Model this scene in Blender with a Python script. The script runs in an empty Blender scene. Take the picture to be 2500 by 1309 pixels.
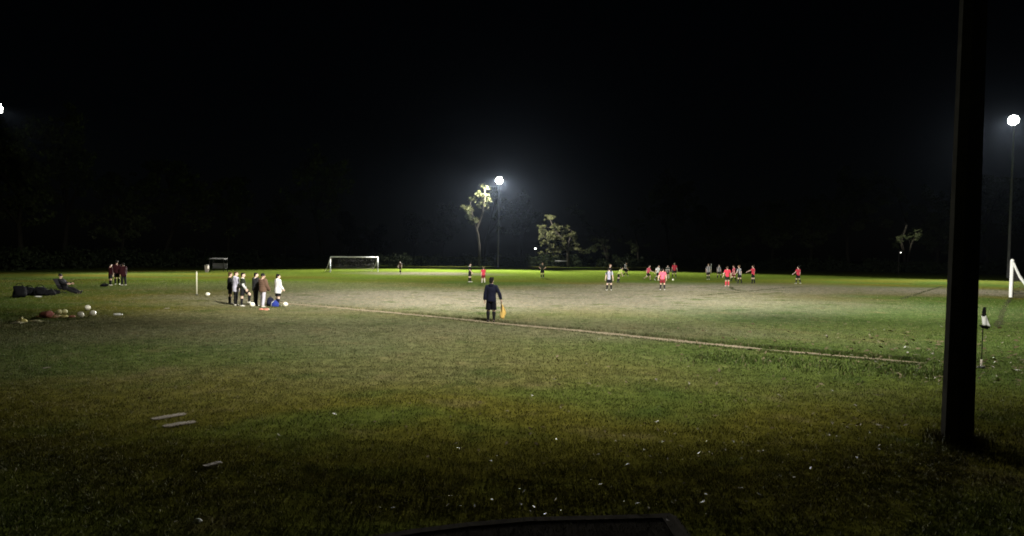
import bpy, bmesh, math, random
import numpy as np
from mathutils import Vector, Matrix, noise as mnoise

random.seed(7)
rng = np.random.default_rng(11)
scene = bpy.context.scene
COL = scene.collection
R = math.radians

# ------------------------------------------------------------------ camera
FOC, W, H = 1700.0, 2500.0, 1309.0          # focal length and photo size in photo pixels
PITCH, ROLL, CAMH = R(2.4), R(0.62), 2.4
PPY = 627.0 + FOC * math.tan(PITCH)         # row of the optical axis (the photo is a crop)
cam = bpy.data.cameras.new('camera')
cam_ob = bpy.data.objects.new('camera', cam)
COL.objects.link(cam_ob)
cam.sensor_width = 36.0
cam.lens = 36.0 * FOC / W
cam.shift_y = (PPY - H / 2) / W
cam.clip_start = 0.05
cam.clip_end = 5000
CAMROT = Matrix.Rotation(math.pi / 2 - PITCH, 3, 'X') @ Matrix.Rotation(ROLL, 3, 'Z')
cam_ob.matrix_world = Matrix.Translation((0, 0, CAMH)) @ CAMROT.to_4x4()
scene.camera = cam_ob

def ray(px, py):
    return CAMROT @ Vector(((px - W / 2) / FOC, -(py - PPY) / FOC, -1.0))

def at(px, py, z=0.0):
    """ground point seen at a pixel of the photograph"""
    d = ray(px, py)
    k = (z - CAMH) / d.z
    return Vector((d.x * k, d.y * k, z))

def proj(p):
    c = CAMROT.transposed() @ (Vector(p) - Vector((0, 0, CAMH)))
    return W / 2 + FOC * c.x / -c.z, PPY - FOC * c.y / -c.z

def col_at(px, py, depth):
    """ground point at a distance, below a pixel"""
    d = ray(px, py)
    return Vector((d.x * depth / d.y, depth, 0))

def height_for(p, py):
    lo, hi = 0.0, 80.0
    for _ in range(50):
        m = (lo + hi) / 2
        if proj((p[0], p[1], m))[1] > py: lo = m
        else: hi = m
    return lo

# ------------------------------------------------------------------ night sky
world = bpy.data.worlds.new('World')
scene.world = world
world.use_nodes = True
wn = world.node_tree
bg = wn.nodes['Background']
sky = wn.nodes.new('ShaderNodeTexSky')
sky.sky_type = 'NISHITA'
sky.sun_disc = False
sky.sun_elevation = R(25)
sky.sun_rotation = R(170)
wn.links.new(sky.outputs[0], bg.inputs['Color'])
bg.inputs['Strength'].default_value = 0.00012

scene.view_settings.view_transform = 'Standard'
scene.view_settings.look = 'None'
scene.view_settings.exposure = 0.0
scene.view_settings.gamma = 1.0
scene.render.engine = 'CYCLES'
scene.cycles.use_denoising = True
scene.cycles.filter_width = 1.8
scene.cycles.max_bounces = 3
scene.cycles.volume_bounces = 0
scene.cycles.diffuse_bounces = 2
scene.cycles.sample_clamp_indirect = 4.0

# ------------------------------------------------------------------ helpers
def tag(o, label=None, cat=None, group=None, kind=None):
    if label: o['label'] = label
    if cat: o['category'] = cat
    if group: o['group'] = group
    if kind: o['kind'] = kind
    return o

def empty(name, loc=(0, 0, 0), rz=0.0):
    o = bpy.data.objects.new(name, None)
    o.empty_display_size = 0.2
    COL.objects.link(o)
    o.location = loc
    o.rotation_euler = (0, 0, rz)
    return o

def link_mesh(name, me, mat, parent=None, smooth=True):
    o = bpy.data.objects.new(name, me)
    COL.objects.link(o)
    if mat: me.materials.append(mat)
    if parent: o.parent = parent
    if smooth:
        me.polygons.foreach_set('use_smooth', [True] * len(me.polygons))
    return o

def copy_tree(o, parent=None):
    c = o.copy()
    COL.objects.link(c)
    c.parent = parent
    for ch in list(o.children):
        copy_tree(ch, c)
    return c

class MB:
    """collects verts and faces for one mesh"""
    def __init__(self):
        self.v, self.f = [], []
    def add(self, vs, fs):
        b = len(self.v)
        self.v.extend([tuple(x) for x in vs])
        self.f.extend([tuple(b + i for i in f) for f in fs])
        return self
    def box(self, c, s, rot=None):
        cx, cy, cz = c
        vs = []
        for x in (-.5, .5):
            for y in (-.5, .5):
                for z in (-.5, .5):
                    p = Vector((x * s[0], y * s[1], z * s[2]))
                    if rot: p = rot @ p
                    vs.append(p + Vector(c))
        return self.add(vs, [(0, 1, 3, 2), (4, 6, 7, 5), (0, 4, 5, 1), (2, 3, 7, 6), (0, 2, 6, 4), (1, 5, 7, 3)])
    def tube(self, pts, rad, n=8, sx=None, flat=None):
        """loft along points; rad = number, list, or list of (rx, ry)"""
        pts = [Vector(p) for p in pts]
        m = len(pts)
        if not isinstance(rad, (list, tuple)): rad = [rad] * m
        vs, fs = [], []
        prev = Vector(sx) if sx is not None else None
        for i, p in enumerate(pts):
            t = (pts[min(i + 1, m - 1)] - pts[max(i - 1, 0)])
            t = t.normalized() if t.length > 1e-9 else Vector((0, 0, 1))
            ref = prev if prev is not None else (Vector((1, 0, 0)) if abs(t.x) < .9 else Vector((0, 1, 0)))
            a = (ref - t * ref.dot(t))
            a = a.normalized() if a.length > 1e-6 else t.orthogonal().normalized()
            b = t.cross(a)
            prev = a
            r = rad[i]
            rx, ry = r if isinstance(r, (list, tuple)) else (r, r)
            for k in range(n):
                an = 2 * math.pi * k / n
                vs.append(p + a * (rx * math.cos(an)) + b * (ry * math.sin(an)))
        for i in range(m - 1):
            for k in range(n):
                k2 = (k + 1) % n
                fs.append((i * n + k, i * n + k2, (i + 1) * n + k2, (i + 1) * n + k))
        fs.append(tuple(range(n - 1, -1, -1)))
        fs.append(tuple((m - 1) * n + k for k in range(n)))
        return self.add(vs, fs)
    def capsule(self, p0, p1, r0, r1, n=10):
        """tapered limb with round ends"""
        p0, p1 = Vector(p0), Vector(p1)
        d = (p1 - p0)
        L = max(d.length, 1e-6)
        d = d / L
        pts, rad = [], []
        for k in range(4):
            a = math.pi / 2 * (1 - k / 4)
            pts.append(p0 - d * (r0 * math.sin(a) * .999)); rad.append(max(r0 * math.cos(a), 1e-4))
        pts.append(p0); rad.append(r0)
        pts.append(p1); rad.append(r1)
        for k in range(1, 5):
            a = math.pi / 2 * k / 4
            pts.append(p1 + d * (r1 * math.sin(a))); rad.append(max(r1 * math.cos(a), 1e-4))
        return self.tube(pts, rad, n)
    def ball(self, c, r, rot=None, nu=12, nv=8):
        rx, ry, rz = r if isinstance(r, (list, tuple)) else (r, r, r)
        vs, fs = [], []
        for j in range(1, nv):
            th = math.pi * j / nv
            for i in range(nu):
                ph = 2 * math.pi * i / nu
                vs.append(Vector((rx * math.sin(th) * math.cos(ph), ry * math.sin(th) * math.sin(ph), rz * math.cos(th))))
        vs.append(Vector((0, 0, rz))); vs.append(Vector((0, 0, -rz)))
        top, bot = len(vs) - 2, len(vs) - 1
        for j in range(nv - 2):
            for i in range(nu):
                i2 = (i + 1) % nu
                fs.append((j * nu + i, (j + 1) * nu + i, (j + 1) * nu + i2, j * nu + i2))
        for i in range(nu):
            i2 = (i + 1) % nu
            fs.append((top, i, i2))
            fs.append((bot, (nv - 2) * nu + i2, (nv - 2) * nu + i))
        return self.add([(rot @ v if rot else v) + Vector(c) for v in vs], fs)
    def mesh(self, name):
        me = bpy.data.meshes.new(name)
        me.from_pydata(self.v, [], self.f)
        me.update()
        return me
    def build(self, name, mat, parent=None, smooth=True, voxel=None, relax=0):
        o = link_mesh(name, self.mesh(name), mat, parent, smooth)
        if voxel:
            m = o.modifiers.new('skin', 'REMESH')
            m.mode = 'VOXEL'; m.voxel_size = voxel; m.use_smooth_shade = True
            if relax:
                s = o.modifiers.new('relax', 'SMOOTH')
                s.iterations = relax; s.factor = 0.5
        return o

# ------------------------------------------------------------------ materials
def mat_new(name):
    m = bpy.data.materials.new(name)
    m.use_nodes = True
    return m, m.node_tree.nodes, m.node_tree.links, m.node_tree.nodes['Principled BSDF']

def plain(name, col, rough=0.7, var=0.25, scale=8.0, bump=0.0, metal=0.0, spec=0.3):
    """a surface with uneven tone, built from noise in object space"""
    m, N, L, P = mat_new(name)
    tc = N.new('ShaderNodeTexCoord')
    nz = N.new('ShaderNodeTexNoise')
    nz.inputs['Scale'].default_value = scale
    nz.inputs['Detail'].default_value = 4
    L.new(tc.outputs['Object'], nz.inputs['Vector'])
    mx = N.new('ShaderNodeMix'); mx.data_type = 'RGBA'
    mx.inputs[6].default_value = (*[c * (1 - var) for c in col], 1)
    mx.inputs[7].default_value = (*[min(1, c * (1 + var)) for c in col], 1)
    L.new(nz.outputs[0], mx.inputs[0])
    L.new(mx.outputs[2], P.inputs['Base Color'])
    P.inputs['Roughness'].default_value = rough
    P.inputs['Metallic'].default_value = metal
    P.inputs['Specular IOR Level'].default_value = spec
    if bump:
        b = N.new('ShaderNodeBump')
        b.inputs['Strength'].default_value = bump
        b.inputs['Distance'].default_value = 0.02
        L.new(nz.outputs[0], b.inputs['Height'])
        L.new(b.outputs[0], P.inputs['Normal'])
    return m

def striped(name, cols, period, rough=0.75, axis=0):
    """vertical shirt stripes laid out across the wearer"""
    m, N, L, P = mat_new(name)
    tc = N.new('ShaderNodeTexCoord')
    sp = N.new('ShaderNodeSeparateXYZ')
    L.new(tc.outputs['Object'], sp.inputs[0])
    ad = N.new('ShaderNodeMath'); ad.operation = 'MULTIPLY_ADD'
    ad.inputs[1].default_value = 1.0 / period; ad.inputs[2].default_value = 100.25
    L.new(sp.outputs[axis], ad.inputs[0])
    fr = N.new('ShaderNodeMath'); fr.operation = 'FRACT'
    L.new(ad.outputs[0], fr.inputs[0])
    cr = N.new('ShaderNodeValToRGB')
    cr.color_ramp.interpolation = 'CONSTANT'
    el = cr.color_ramp.elements
    el[0].position = 0; el[0].color = (*cols[0], 1)
    el[1].position = 1 / len(cols); el[1].color = (*cols[1], 1)
    for i in range(2, len(cols)):
        e = el.new(i / len(cols)); e.color = (*cols[i], 1)
    L.new(fr.outputs[0], cr.inputs[0])
    L.new(cr.outputs[0], P.inputs['Base Color'])
    P.inputs['Roughness'].default_value = rough
    return m

def emit(name, col, s):
    m, N, L, P = mat_new(name)
    P.inputs['Base Color'].default_value = (0.8, 0.8, 0.8, 1)
    P.inputs['Emission Color'].default_value = (*col, 1)
    P.inputs['Emission Strength'].default_value = s
    return m

M = {}
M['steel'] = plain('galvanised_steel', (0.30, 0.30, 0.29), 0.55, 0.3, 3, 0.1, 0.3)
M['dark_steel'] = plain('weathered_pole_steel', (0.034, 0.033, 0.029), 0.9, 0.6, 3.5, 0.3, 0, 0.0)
M['lamp_glass'] = emit('lit_lamp_glass', (1.0, 0.97, 0.90), 40)
M['far_bulb'] = emit('lit_street_lamp', (1.0, 0.95, 0.85), 7)
M['white_paint'] = plain('white_goal_paint', (0.74, 0.74, 0.70), 0.4, 0.08, 4)
M['net'] = plain('goal_net_cord', (0.07, 0.066, 0.06), 0.9, 0.1)
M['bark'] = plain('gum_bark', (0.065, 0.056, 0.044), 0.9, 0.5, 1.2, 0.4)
M['bark_unlit'] = plain('unlit_gum_bark', (0.03, 0.027, 0.021), 0.95, 0.5, 1.2, 0.4, 0, 0.0)  # bark darkened so trunks outside the beams stay near black
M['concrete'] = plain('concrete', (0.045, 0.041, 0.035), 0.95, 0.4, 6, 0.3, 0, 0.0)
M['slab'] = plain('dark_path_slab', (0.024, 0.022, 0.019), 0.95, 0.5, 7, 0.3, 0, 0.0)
M['skin'] = plain('skin', (0.55, 0.36, 0.26), 0.55, 0.06, 12)
M['skin2'] = plain('skin_light', (0.62, 0.44, 0.34), 0.55, 0.06, 12)
M['hair'] = plain('black_hair', (0.012, 0.010, 0.009), 0.75, 0.4, 60, 0.4, 0, 0.08)
M['hair_brown'] = plain('brown_hair', (0.05, 0.028, 0.015), 0.75, 0.4, 60, 0.4, 0, 0.08)
M['hair_fair'] = plain('fair_hair', (0.20, 0.13, 0.07), 0.75, 0.4, 60, 0.4, 0, 0.08)
M['eye'] = plain('eye', (0.02, 0.015, 0.012), 0.2, 0.1)
def cloth(name, col, bump=0.35): M[name] = plain(name + '_cloth', col, 0.85, 0.22, 14, bump, 0, 0.15)
cloth('black', (0.010, 0.010, 0.011)); cloth('navy', (0.0085, 0.0095, 0.023), .8); cloth('shortsnavy', (0.004, 0.004, 0.008))
cloth('red', (0.60, 0.055, 0.085)); cloth('darkred', (0.16, 0.015, 0.02)); cloth('pinkred', (0.62, 0.10, 0.15))
cloth('maroon', (0.026, 0.004, 0.006))
cloth('white', (0.66, 0.66, 0.64)); cloth('lilac', (0.42, 0.40, 0.47)); cloth('lilacpants', (0.46, 0.43, 0.48))
cloth('brown', (0.115, 0.068, 0.045)); cloth('charcoal', (0.022, 0.022, 0.022)); cloth('darkgreen', (0.018, 0.022, 0.012))
cloth('hivis', (0.42, 0.50, 0.13)); cloth('yellow', (0.76, 0.52, 0.16)); cloth('blue', (0.02, 0.035, 0.20))
cloth('cream', (0.62, 0.54, 0.46)); cloth('sand', (0.30, 0.24, 0.14)); cloth('grey', (0.12, 0.12, 0.115))
M['shoe_white'] = plain('white_boot', (0.55, 0.53, 0.46), 0.5, 0.1)
M['shoe_black'] = plain('black_boot', (0.012, 0.012, 0.012), 0.35, 0.2)
STR = striped('black_white_striped_shirt', [(0.012, 0.012, 0.016), (0.55, 0.55, 0.57)], 0.20)
STRP = striped('black_white_purple_shirt', [(0.09, 0.07, 0.20), (0.52, 0.52, 0.58), (0.015, 0.015, 0.02), (0.015, 0.015, 0.02), (0.52, 0.52, 0.58)], 0.30)
HOOP = striped('black_white_hooped_shirt', [(0.014, 0.014, 0.016), (0.50, 0.50, 0.46)], 0.30, axis=2)
M['ball_white'] = plain('cream_ball_leather', (0.72, 0.68, 0.52), 0.4, 0.08, 20)
M['ball_yellow'] = plain('yellow_ball_leather', (0.60, 0.58, 0.26), 0.4, 0.1, 20)
M['bag_red'] = plain('red_bag_fabric', (0.48, 0.17, 0.14), 0.7, 0.25, 12, 0.4)
M['cone_yellow'] = plain('yellow_marker_plastic', (0.74, 0.66, 0.24), 0.5, 0.15)
M['cone_red'] = plain('red_marker_plastic', (0.48, 0.19, 0.13), 0.5, 0.15)
M['cone_pale'] = plain('pale_marker_plastic', (0.62, 0.58, 0.34), 0.5, 0.15)
M['plastic_white'] = plain('white_plastic', (0.74, 0.74, 0.68), 0.4, 0.06)
M['bag_black'] = plain('black_bag_nylon', (0.009, 0.009, 0.010), 0.95, 0.3, 14, 0.5, 0, 0.02)
M['strip'] = plain('pale_strip', (0.21, 0.18, 0.135), 0.85, 0.25, 9, 0.2)

FIELD_C = at(2395, 899)                       # the corner flag
T_DIR = (at(690, 739) - at(1850, 850)).normalized()       # along the near touchline, towards the left
N_DIR = Vector((-T_DIR.y, T_DIR.x, 0)) if T_DIR.x > 0 else Vector((T_DIR.y, -T_DIR.x, 0))  # across the field

def grass_colour(N, L, blades=False):
    """colour of the turf by its place in the park: green turf, worn straw-coloured middle, thin olive verge"""
    geo = N.new('ShaderNodeNewGeometry')
    pos = geo.outputs['Position']
    wz = N.new('ShaderNodeTexNoise'); wz.inputs['Scale'].default_value = .22; wz.inputs['Detail'].default_value = 5
    L.new(pos, wz.inputs['Vector'])
    wsc = N.new('ShaderNodeVectorMath'); wsc.operation = 'MULTIPLY_ADD'
    wsc.inputs[1].default_value = (7, 7, 0)
    L.new(wz.outputs['Color'], wsc.inputs[0]); L.new(pos, wsc.inputs[2])
    wof = N.new('ShaderNodeVectorMath'); wof.operation = 'SUBTRACT'; wof.inputs[1].default_value = (3.5, 3.5, 0)
    L.new(wsc.outputs[0], wof.inputs[0])
    wpos = wof.outputs[0]
    def noise(scale, detail=4, rough=.55):
        n = N.new('ShaderNodeTexNoise')
        n.inputs['Scale'].default_value = scale
        n.inputs['Detail'].default_value = detail
        n.inputs['Roughness'].default_value = rough
        L.new(pos, n.inputs['Vector'])
        return n.outputs[0]
    def ramp(sock, a, b):
        r = N.new('ShaderNodeMapRange')
        r.interpolation_type = 'SMOOTHSTEP'
        r.inputs[1].default_value = a; r.inputs[2].default_value = b
        L.new(sock, r.inputs[0])
        return r.outputs[0]
    def mix(f, a, b, mode='MIX'):
        m = N.new('ShaderNodeMix'); m.data_type = 'RGBA'; m.blend_type = mode
        if hasattr(f, 'links'): L.new(f, m.inputs[0])
        else: m.inputs[0].default_value = f
        for s, i in ((a, 6), (b, 7)):
            if hasattr(s, 'links'): L.new(s, m.inputs[i])
            else: m.inputs[i].default_value = (*s, 1)
        return m.outputs[2]
    def math_(op, a, b):
        m = N.new('ShaderNodeMath'); m.operation = op; m.use_clamp = True
        for s, i in ((a, 0), (b, 1)):
            if hasattr(s, 'links'): L.new(s, m.inputs[i])
            else: m.inputs[i].default_value = s
        return m.outputs[0]
    def patch(cx, cy, rx, ry, ang):
        """soft elliptical worn patch"""
        mp = N.new('ShaderNodeMapping'); mp.vector_type = 'TEXTURE'
        mp.inputs['Location'].default_value = (cx, cy, 0)
        mp.inputs['Rotation'].default_value = (0, 0, ang)
        mp.inputs['Scale'].default_value = (rx, ry, 1)
        L.new(wpos, mp.inputs['Vector'])
        ln = N.new('ShaderNodeVectorMath'); ln.operation = 'LENGTH'
        L.new(mp.outputs[0], ln.inputs[0])
        r = N.new('ShaderNodeMapRange'); r.interpolation_type = 'SMOOTHSTEP'
        r.inputs[1].default_value = 1.45; r.inputs[2].default_value = 0.25
        L.new(ln.outputs['Value'], r.inputs[0])
        return r.outputs[0]
    big, mid, fine = noise(0.09, 3), noise(0.6, 4), noise(3.2, 6, .68)
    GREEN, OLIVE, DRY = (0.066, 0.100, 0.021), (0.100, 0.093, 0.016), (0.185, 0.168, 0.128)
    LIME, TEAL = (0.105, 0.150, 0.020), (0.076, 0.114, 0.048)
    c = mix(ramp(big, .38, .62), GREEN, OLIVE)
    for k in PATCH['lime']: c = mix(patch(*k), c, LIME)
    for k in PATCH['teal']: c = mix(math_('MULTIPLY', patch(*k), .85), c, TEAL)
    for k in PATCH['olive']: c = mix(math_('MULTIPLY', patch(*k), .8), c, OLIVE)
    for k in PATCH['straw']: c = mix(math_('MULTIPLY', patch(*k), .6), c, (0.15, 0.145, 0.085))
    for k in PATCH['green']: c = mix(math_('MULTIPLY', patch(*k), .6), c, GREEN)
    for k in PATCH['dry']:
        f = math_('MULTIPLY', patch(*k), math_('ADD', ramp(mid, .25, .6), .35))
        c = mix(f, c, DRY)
    c = mix(math_('MULTIPLY', ramp(mid, .55, .78), .55), c, (0.17, 0.135, 0.07))
    c = mix(math_('MULTIPLY', ramp(mid, .48, .26), .5), c, (0.035, 0.065, 0.015))
    c = mix(ramp(fine, .3, .75), mix(1.0, c, (.60, .62, .58), 'MULTIPLY'), mix(1.0, c, (1.36, 1.34, 1.28), 'MULTIPLY'))
    if blades:
        rnd = geo.outputs['Random Per Island']
        c = mix(rnd, mix(1.0, c, (.82, .84, .82), 'MULTIPLY'), mix(1.0, c, (1.25, 1.22, 1.2), 'MULTIPLY'))
        c = mix(math_('MULTIPLY', ramp(rnd, .90, .93), .7), c, (0.26, 0.21, 0.12))
    return c, fine, mid

def E(px0, py0, rx, ry, ang):
    p = at(px0, py0)
    return (p.x, p.y, rx, ry, R(ang))
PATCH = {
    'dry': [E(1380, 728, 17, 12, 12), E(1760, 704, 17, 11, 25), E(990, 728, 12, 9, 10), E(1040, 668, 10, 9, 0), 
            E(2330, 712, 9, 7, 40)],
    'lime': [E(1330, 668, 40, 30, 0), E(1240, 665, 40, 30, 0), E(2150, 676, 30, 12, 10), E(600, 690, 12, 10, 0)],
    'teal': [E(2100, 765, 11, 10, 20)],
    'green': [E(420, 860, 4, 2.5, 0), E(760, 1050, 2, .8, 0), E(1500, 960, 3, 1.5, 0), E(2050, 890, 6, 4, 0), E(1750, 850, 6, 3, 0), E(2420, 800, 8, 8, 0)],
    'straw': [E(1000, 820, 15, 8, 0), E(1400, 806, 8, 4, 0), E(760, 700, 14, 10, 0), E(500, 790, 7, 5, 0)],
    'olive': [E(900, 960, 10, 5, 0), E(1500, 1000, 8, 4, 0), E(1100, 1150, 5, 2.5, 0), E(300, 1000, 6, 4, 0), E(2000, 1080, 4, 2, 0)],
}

def grass_material(name, blades):
    m, N, L, P = mat_new(name)
    c, fine, mid = grass_colour(N, L, blades)
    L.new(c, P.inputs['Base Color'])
    P.inputs['Roughness'].default_value = 0.75 if blades else 0.95
    P.inputs['Specular IOR Level'].default_value = 0.10 if blades else 0.0
    if not blades:
        b = N.new('ShaderNodeBump'); b.inputs['Strength'].default_value = 0.9; b.inputs['Distance'].default_value = 0.06
        L.new(fine, b.inputs['Height'])
        L.new(b.outputs[0], P.inputs['Normal'])
    return m
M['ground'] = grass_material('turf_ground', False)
M['blade'] = grass_material('turf_blades', True)
M['soil'] = plain('bare_worn_soil', (0.25, 0.205, 0.14), 0.95, 0.45, 1.9, 0.6, 0, 0.0)
M['faint'] = plain('old_line_in_turf', (0.050, 0.055, 0.026), 0.95, 0.4, 2.0, 0, 0, 0.0)

def leaf_material(name, a, b):
    m, N, L, P = mat_new(name)
    geo = N.new('ShaderNodeNewGeometry')
    mx = N.new('ShaderNodeMix'); mx.data_type = 'RGBA'
    mx.inputs[6].default_value = (*a, 1); mx.inputs[7].default_value = (*b, 1)
    L.new(geo.outputs['Random Per Island'], mx.inputs[0])
    L.new(mx.outputs[2], P.inputs['Base Color'])
    P.inputs['Roughness'].default_value = 0.55
    P.inputs['Specular IOR Level'].default_value = 0.08
    return m
M['leaf'] = leaf_material('unlit_gum_leaves', (0.030, 0.042, 0.016), (0.075, 0.085, 0.040))  # darkness of the unlit trees put into the leaf colour
M['leaf_lit'] = leaf_material('lit_gum_leaves', (0.085, 0.095, 0.035), (0.17, 0.17, 0.085))  # brighter copy for the floodlit trees, light put into the colour
M['shrub'] = leaf_material('dark_shrub_leaves', (0.012, 0.018, 0.008), (0.03, 0.04, 0.016))
M['litter'] = leaf_material('fallen_leaves', (0.06, 0.043, 0.02), (0.17, 0.138, 0.08))

# ------------------------------------------------------------------ ground
def ground():
    bm = bmesh.new()
    rings = [0, 4, 8, 16, 30, 60, 120, 250, 600, 2500]
    n = 48
    prev = None
    c0 = bm.verts.new((0, 0, 0))
    for r in rings[1:]:
        ring = [bm.verts.new((r * math.cos(2 * math.pi * k / n), r * math.sin(2 * math.pi * k / n), 0)) for k in range(n)]
        for k in range(n):
            if prev is None: bm.faces.new((c0, ring[k], ring[(k + 1) % n]))
            else: bm.faces.new((prev[k], ring[k], ring[(k + 1) % n], prev[(k + 1) % n]))
        prev = ring
    me = bpy.data.meshes.new('ground'); bm.to_mesh(me); bm.free()
    return tag(link_mesh('ground', me, M['ground']), kind='structure')
ground()

def ribbon(name, pts, width, z, mat, wob=0.25, step=0.25):
    """a thin strip on the ground with ragged edges"""
    pts = [Vector((p[0], p[1], 0)) for p in pts]
    res = []
    for a, b in zip(pts[:-1], pts[1:]):
        k = max(1, int((b - a).length / step))
        res += [a.lerp(b, i / k) for i in range(k)]
    res.append(pts[-1])
    vs, fs = [], []
    for i, p in enumerate(res):
        t = (res[min(i + 1, len(res) - 1)] - res[max(i - 1, 0)]).normalized()
        s = Vector((-t.y, t.x, 0))
        wl = width / 2 * (1 + wob * 2 * mnoise.noise(p * 1.3)) * (1 + wob * random.uniform(-1, 1))
        wr = width / 2 * (1 + wob * 2 * mnoise.noise(p * 1.1 + Vector((9, 3, 1)))) * (1 + wob * random.uniform(-1, 1))
        e = min(1, (i + .3) / 4, (len(res) - i) / 4)
        vs += [p + s * wl * e + Vector((0, 0, z)), p - s * wr * e + Vector((0, 0, z))]
    for i in range(len(res) - 1):
        fs.append((2 * i, 2 * i + 1, 2 * i + 3, 2 * i + 2))
    mb = MB(); mb.add(vs, fs)
    return tag(mb.build(name, mat), kind='structure')

line_px = [(560, 729), (690, 740), (850, 754), (1000, 768), (1130, 780), (1250, 793), (1450, 811), (1650, 832), (1860, 853), (2000, 865), (2130, 876), (2260, 887)]
LINE = [at(*p) for p in line_px]
ribbon('worn_path', LINE[:9], 0.52, 0.006, M['soil'], 0.42)
ribbon('worn_path_end', LINE[8:], 0.26, 0.005, M['soil'], 0.5)
ribbon('old_touchline', [at(2260, 887), at(2300, 890), at(2390, 897)], 0.16, 0.005, M['faint'], 0.3)
ribbon('old_goal_line', [at(2468, 727), at(2452, 752), at(2436, 800)], 0.22, 0.005, M['faint'], 0.4)
ribbon('old_box_line', [at(2200, 731), at(2245, 716), at(2300, 699)], 0.30, 0.005, M['faint'], 0.4)
ribbon('old_circle_line', [at(1784, 700), at(1788, 706), at(1805, 710), at(1830, 711), at(1860, 708), at(1900, 704), at(1960, 700)], 0.35, 0.005, M['faint'], 0.4)
ribbon('old_halfway_line', [at(1700, 723), at(1775, 716), at(1830, 712)], 0.35, 0.005, M['faint'], 0.5)

# ------------------------------------------------------------------ floodlights
POLE_N = at(2336, 1075)
def aim_rot(src, dst):
    return (Vector(dst) - Vector(src)).to_track_quat('-Z', 'Y')

def floodlight(base, z_lamp, r0, r1, mat, aim, label, spots, added_spots=(), ks=1.0, glass='lamp_glass'):
    t = empty('floodlight_pole', base)
    tag(t, label, 'light pole', 'floodlight poles round the field')
    d = Vector((aim[0] - base[0], aim[1] - base[1], 0)).normalized()
    yaw = math.atan2(-d.x, d.y)
    pts = [(0, 0, -0.3), (0, 0, 0.02)] + [(0, 0, z_lamp * k / 8) for k in range(1, 8)] + [(0, 0, z_lamp + .4)]
    rad = [r0 + (r1 - r0) * max(0, p[2]) / z_lamp for p in pts]
    mb = MB(); mb.tube(pts, rad, 8, sx=(-.54, -.84, 0))
    mb.build('pole', mat, t, smooth=False)
    mb = MB(); mb.box((0, 0, 0), (r0 * .55, .03, .42)); hatch = mb.build('hatch', mat, t, smooth=False)
    hatch.location = (math.sin(-yaw) * -r0 * .93, -math.cos(yaw) * r0 * .93, .9); hatch.rotation_euler = (0, 0, yaw)
    rot = Matrix.Rotation(yaw, 3, 'Z')
    dep = math.atan2(z_lamp, (Vector(aim) - Vector(base)).to_2d().length)
    for zz in (-.62, 0, .62):
        w_ = 1.5 if zz else 2.0
        mb = MB(); mb.box((0, 0, 0), (w_ * ks, .09, .09)); ca = mb.build('crossarm', M['steel'], t, smooth=False)
        ca.location = (0, 0, z_lamp + zz * ks); ca.rotation_euler = (0, 0, yaw)
    spots7 = [(.27 * math.cos(k * math.pi / 2), .27 * math.sin(k * math.pi / 2)) for k in range(4)] + [(.74 * math.cos(k * math.pi * 2 / 9 + .2), .74 * math.sin(k * math.pi * 2 / 9 + .2)) for k in range(9)]
    for (ox, oz) in spots7:
        off = rot @ Vector((ox * ks, .34, oz * ks))
        mb = MB()
        mb.tube([(0, -.28, 0), (0, -.24, 0), (0, -.10, 0), (0, .02, 0), (0, .05, 0)], [.10 * ks, .13 * ks, .23 * ks, .250 * ks, .250 * ks], 20, sx=(1, 0, 0))
        f = mb.build('lamp_housing', M['steel'], t)
        f.location = Vector((0, 0, z_lamp)) + off
        f.rotation_euler = (Matrix.Rotation(yaw, 3, 'Z') @ Matrix.Rotation(-min(dep, .30), 3, 'X')).to_euler()
        mb = MB(); mb.tube([(0, .045, 0), (0, .058, 0), (0, .075, 0)], [.243 * ks, .236 * ks, .15 * ks], 20, sx=(1, 0, 0)); mb.build('lamp_glass', M[glass], f, smooth=False)
    fwd = rot @ Vector((0, .75, 0))
    for (dst, size, blend, power) in spots:
        L_ = bpy.data.lights.new('flood_beam', 'SPOT')
        L_.energy = power; L_.spot_size = R(size); L_.spot_blend = blend
        L_.color = (1.0, 0.975, 0.90); L_.shadow_soft_size = 0.30
        lo = bpy.data.objects.new('flood_beam', L_); COL.objects.link(lo)
        src = Vector((base[0], base[1], z_lamp)) + fwd
        lo.rotation_mode = 'QUATERNION'; lo.rotation_quaternion = aim_rot(src, dst)
        lo.location = Vector((0, 0, z_lamp)) + fwd
        lo.parent = t
    for (off, dst, size, power) in added_spots:                      # spots added beside the lamp head to light chosen trees
        L_ = bpy.data.lights.new('added_tree_spot', 'SPOT')
        L_.energy = power; L_.spot_size = R(size); L_.spot_blend = .5; L_.color = (1.0, .97, .86); L_.shadow_soft_size = .25
        lo = bpy.data.objects.new('added_tree_spot', L_); COL.objects.link(lo)
        src = Vector((0, 0, z_lamp)) + Vector(off)
        lo.rotation_mode = 'QUATERNION'; lo.rotation_quaternion = aim_rot(src + Vector(base), dst)
        lo.location = src; lo.parent = t
    return t

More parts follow.
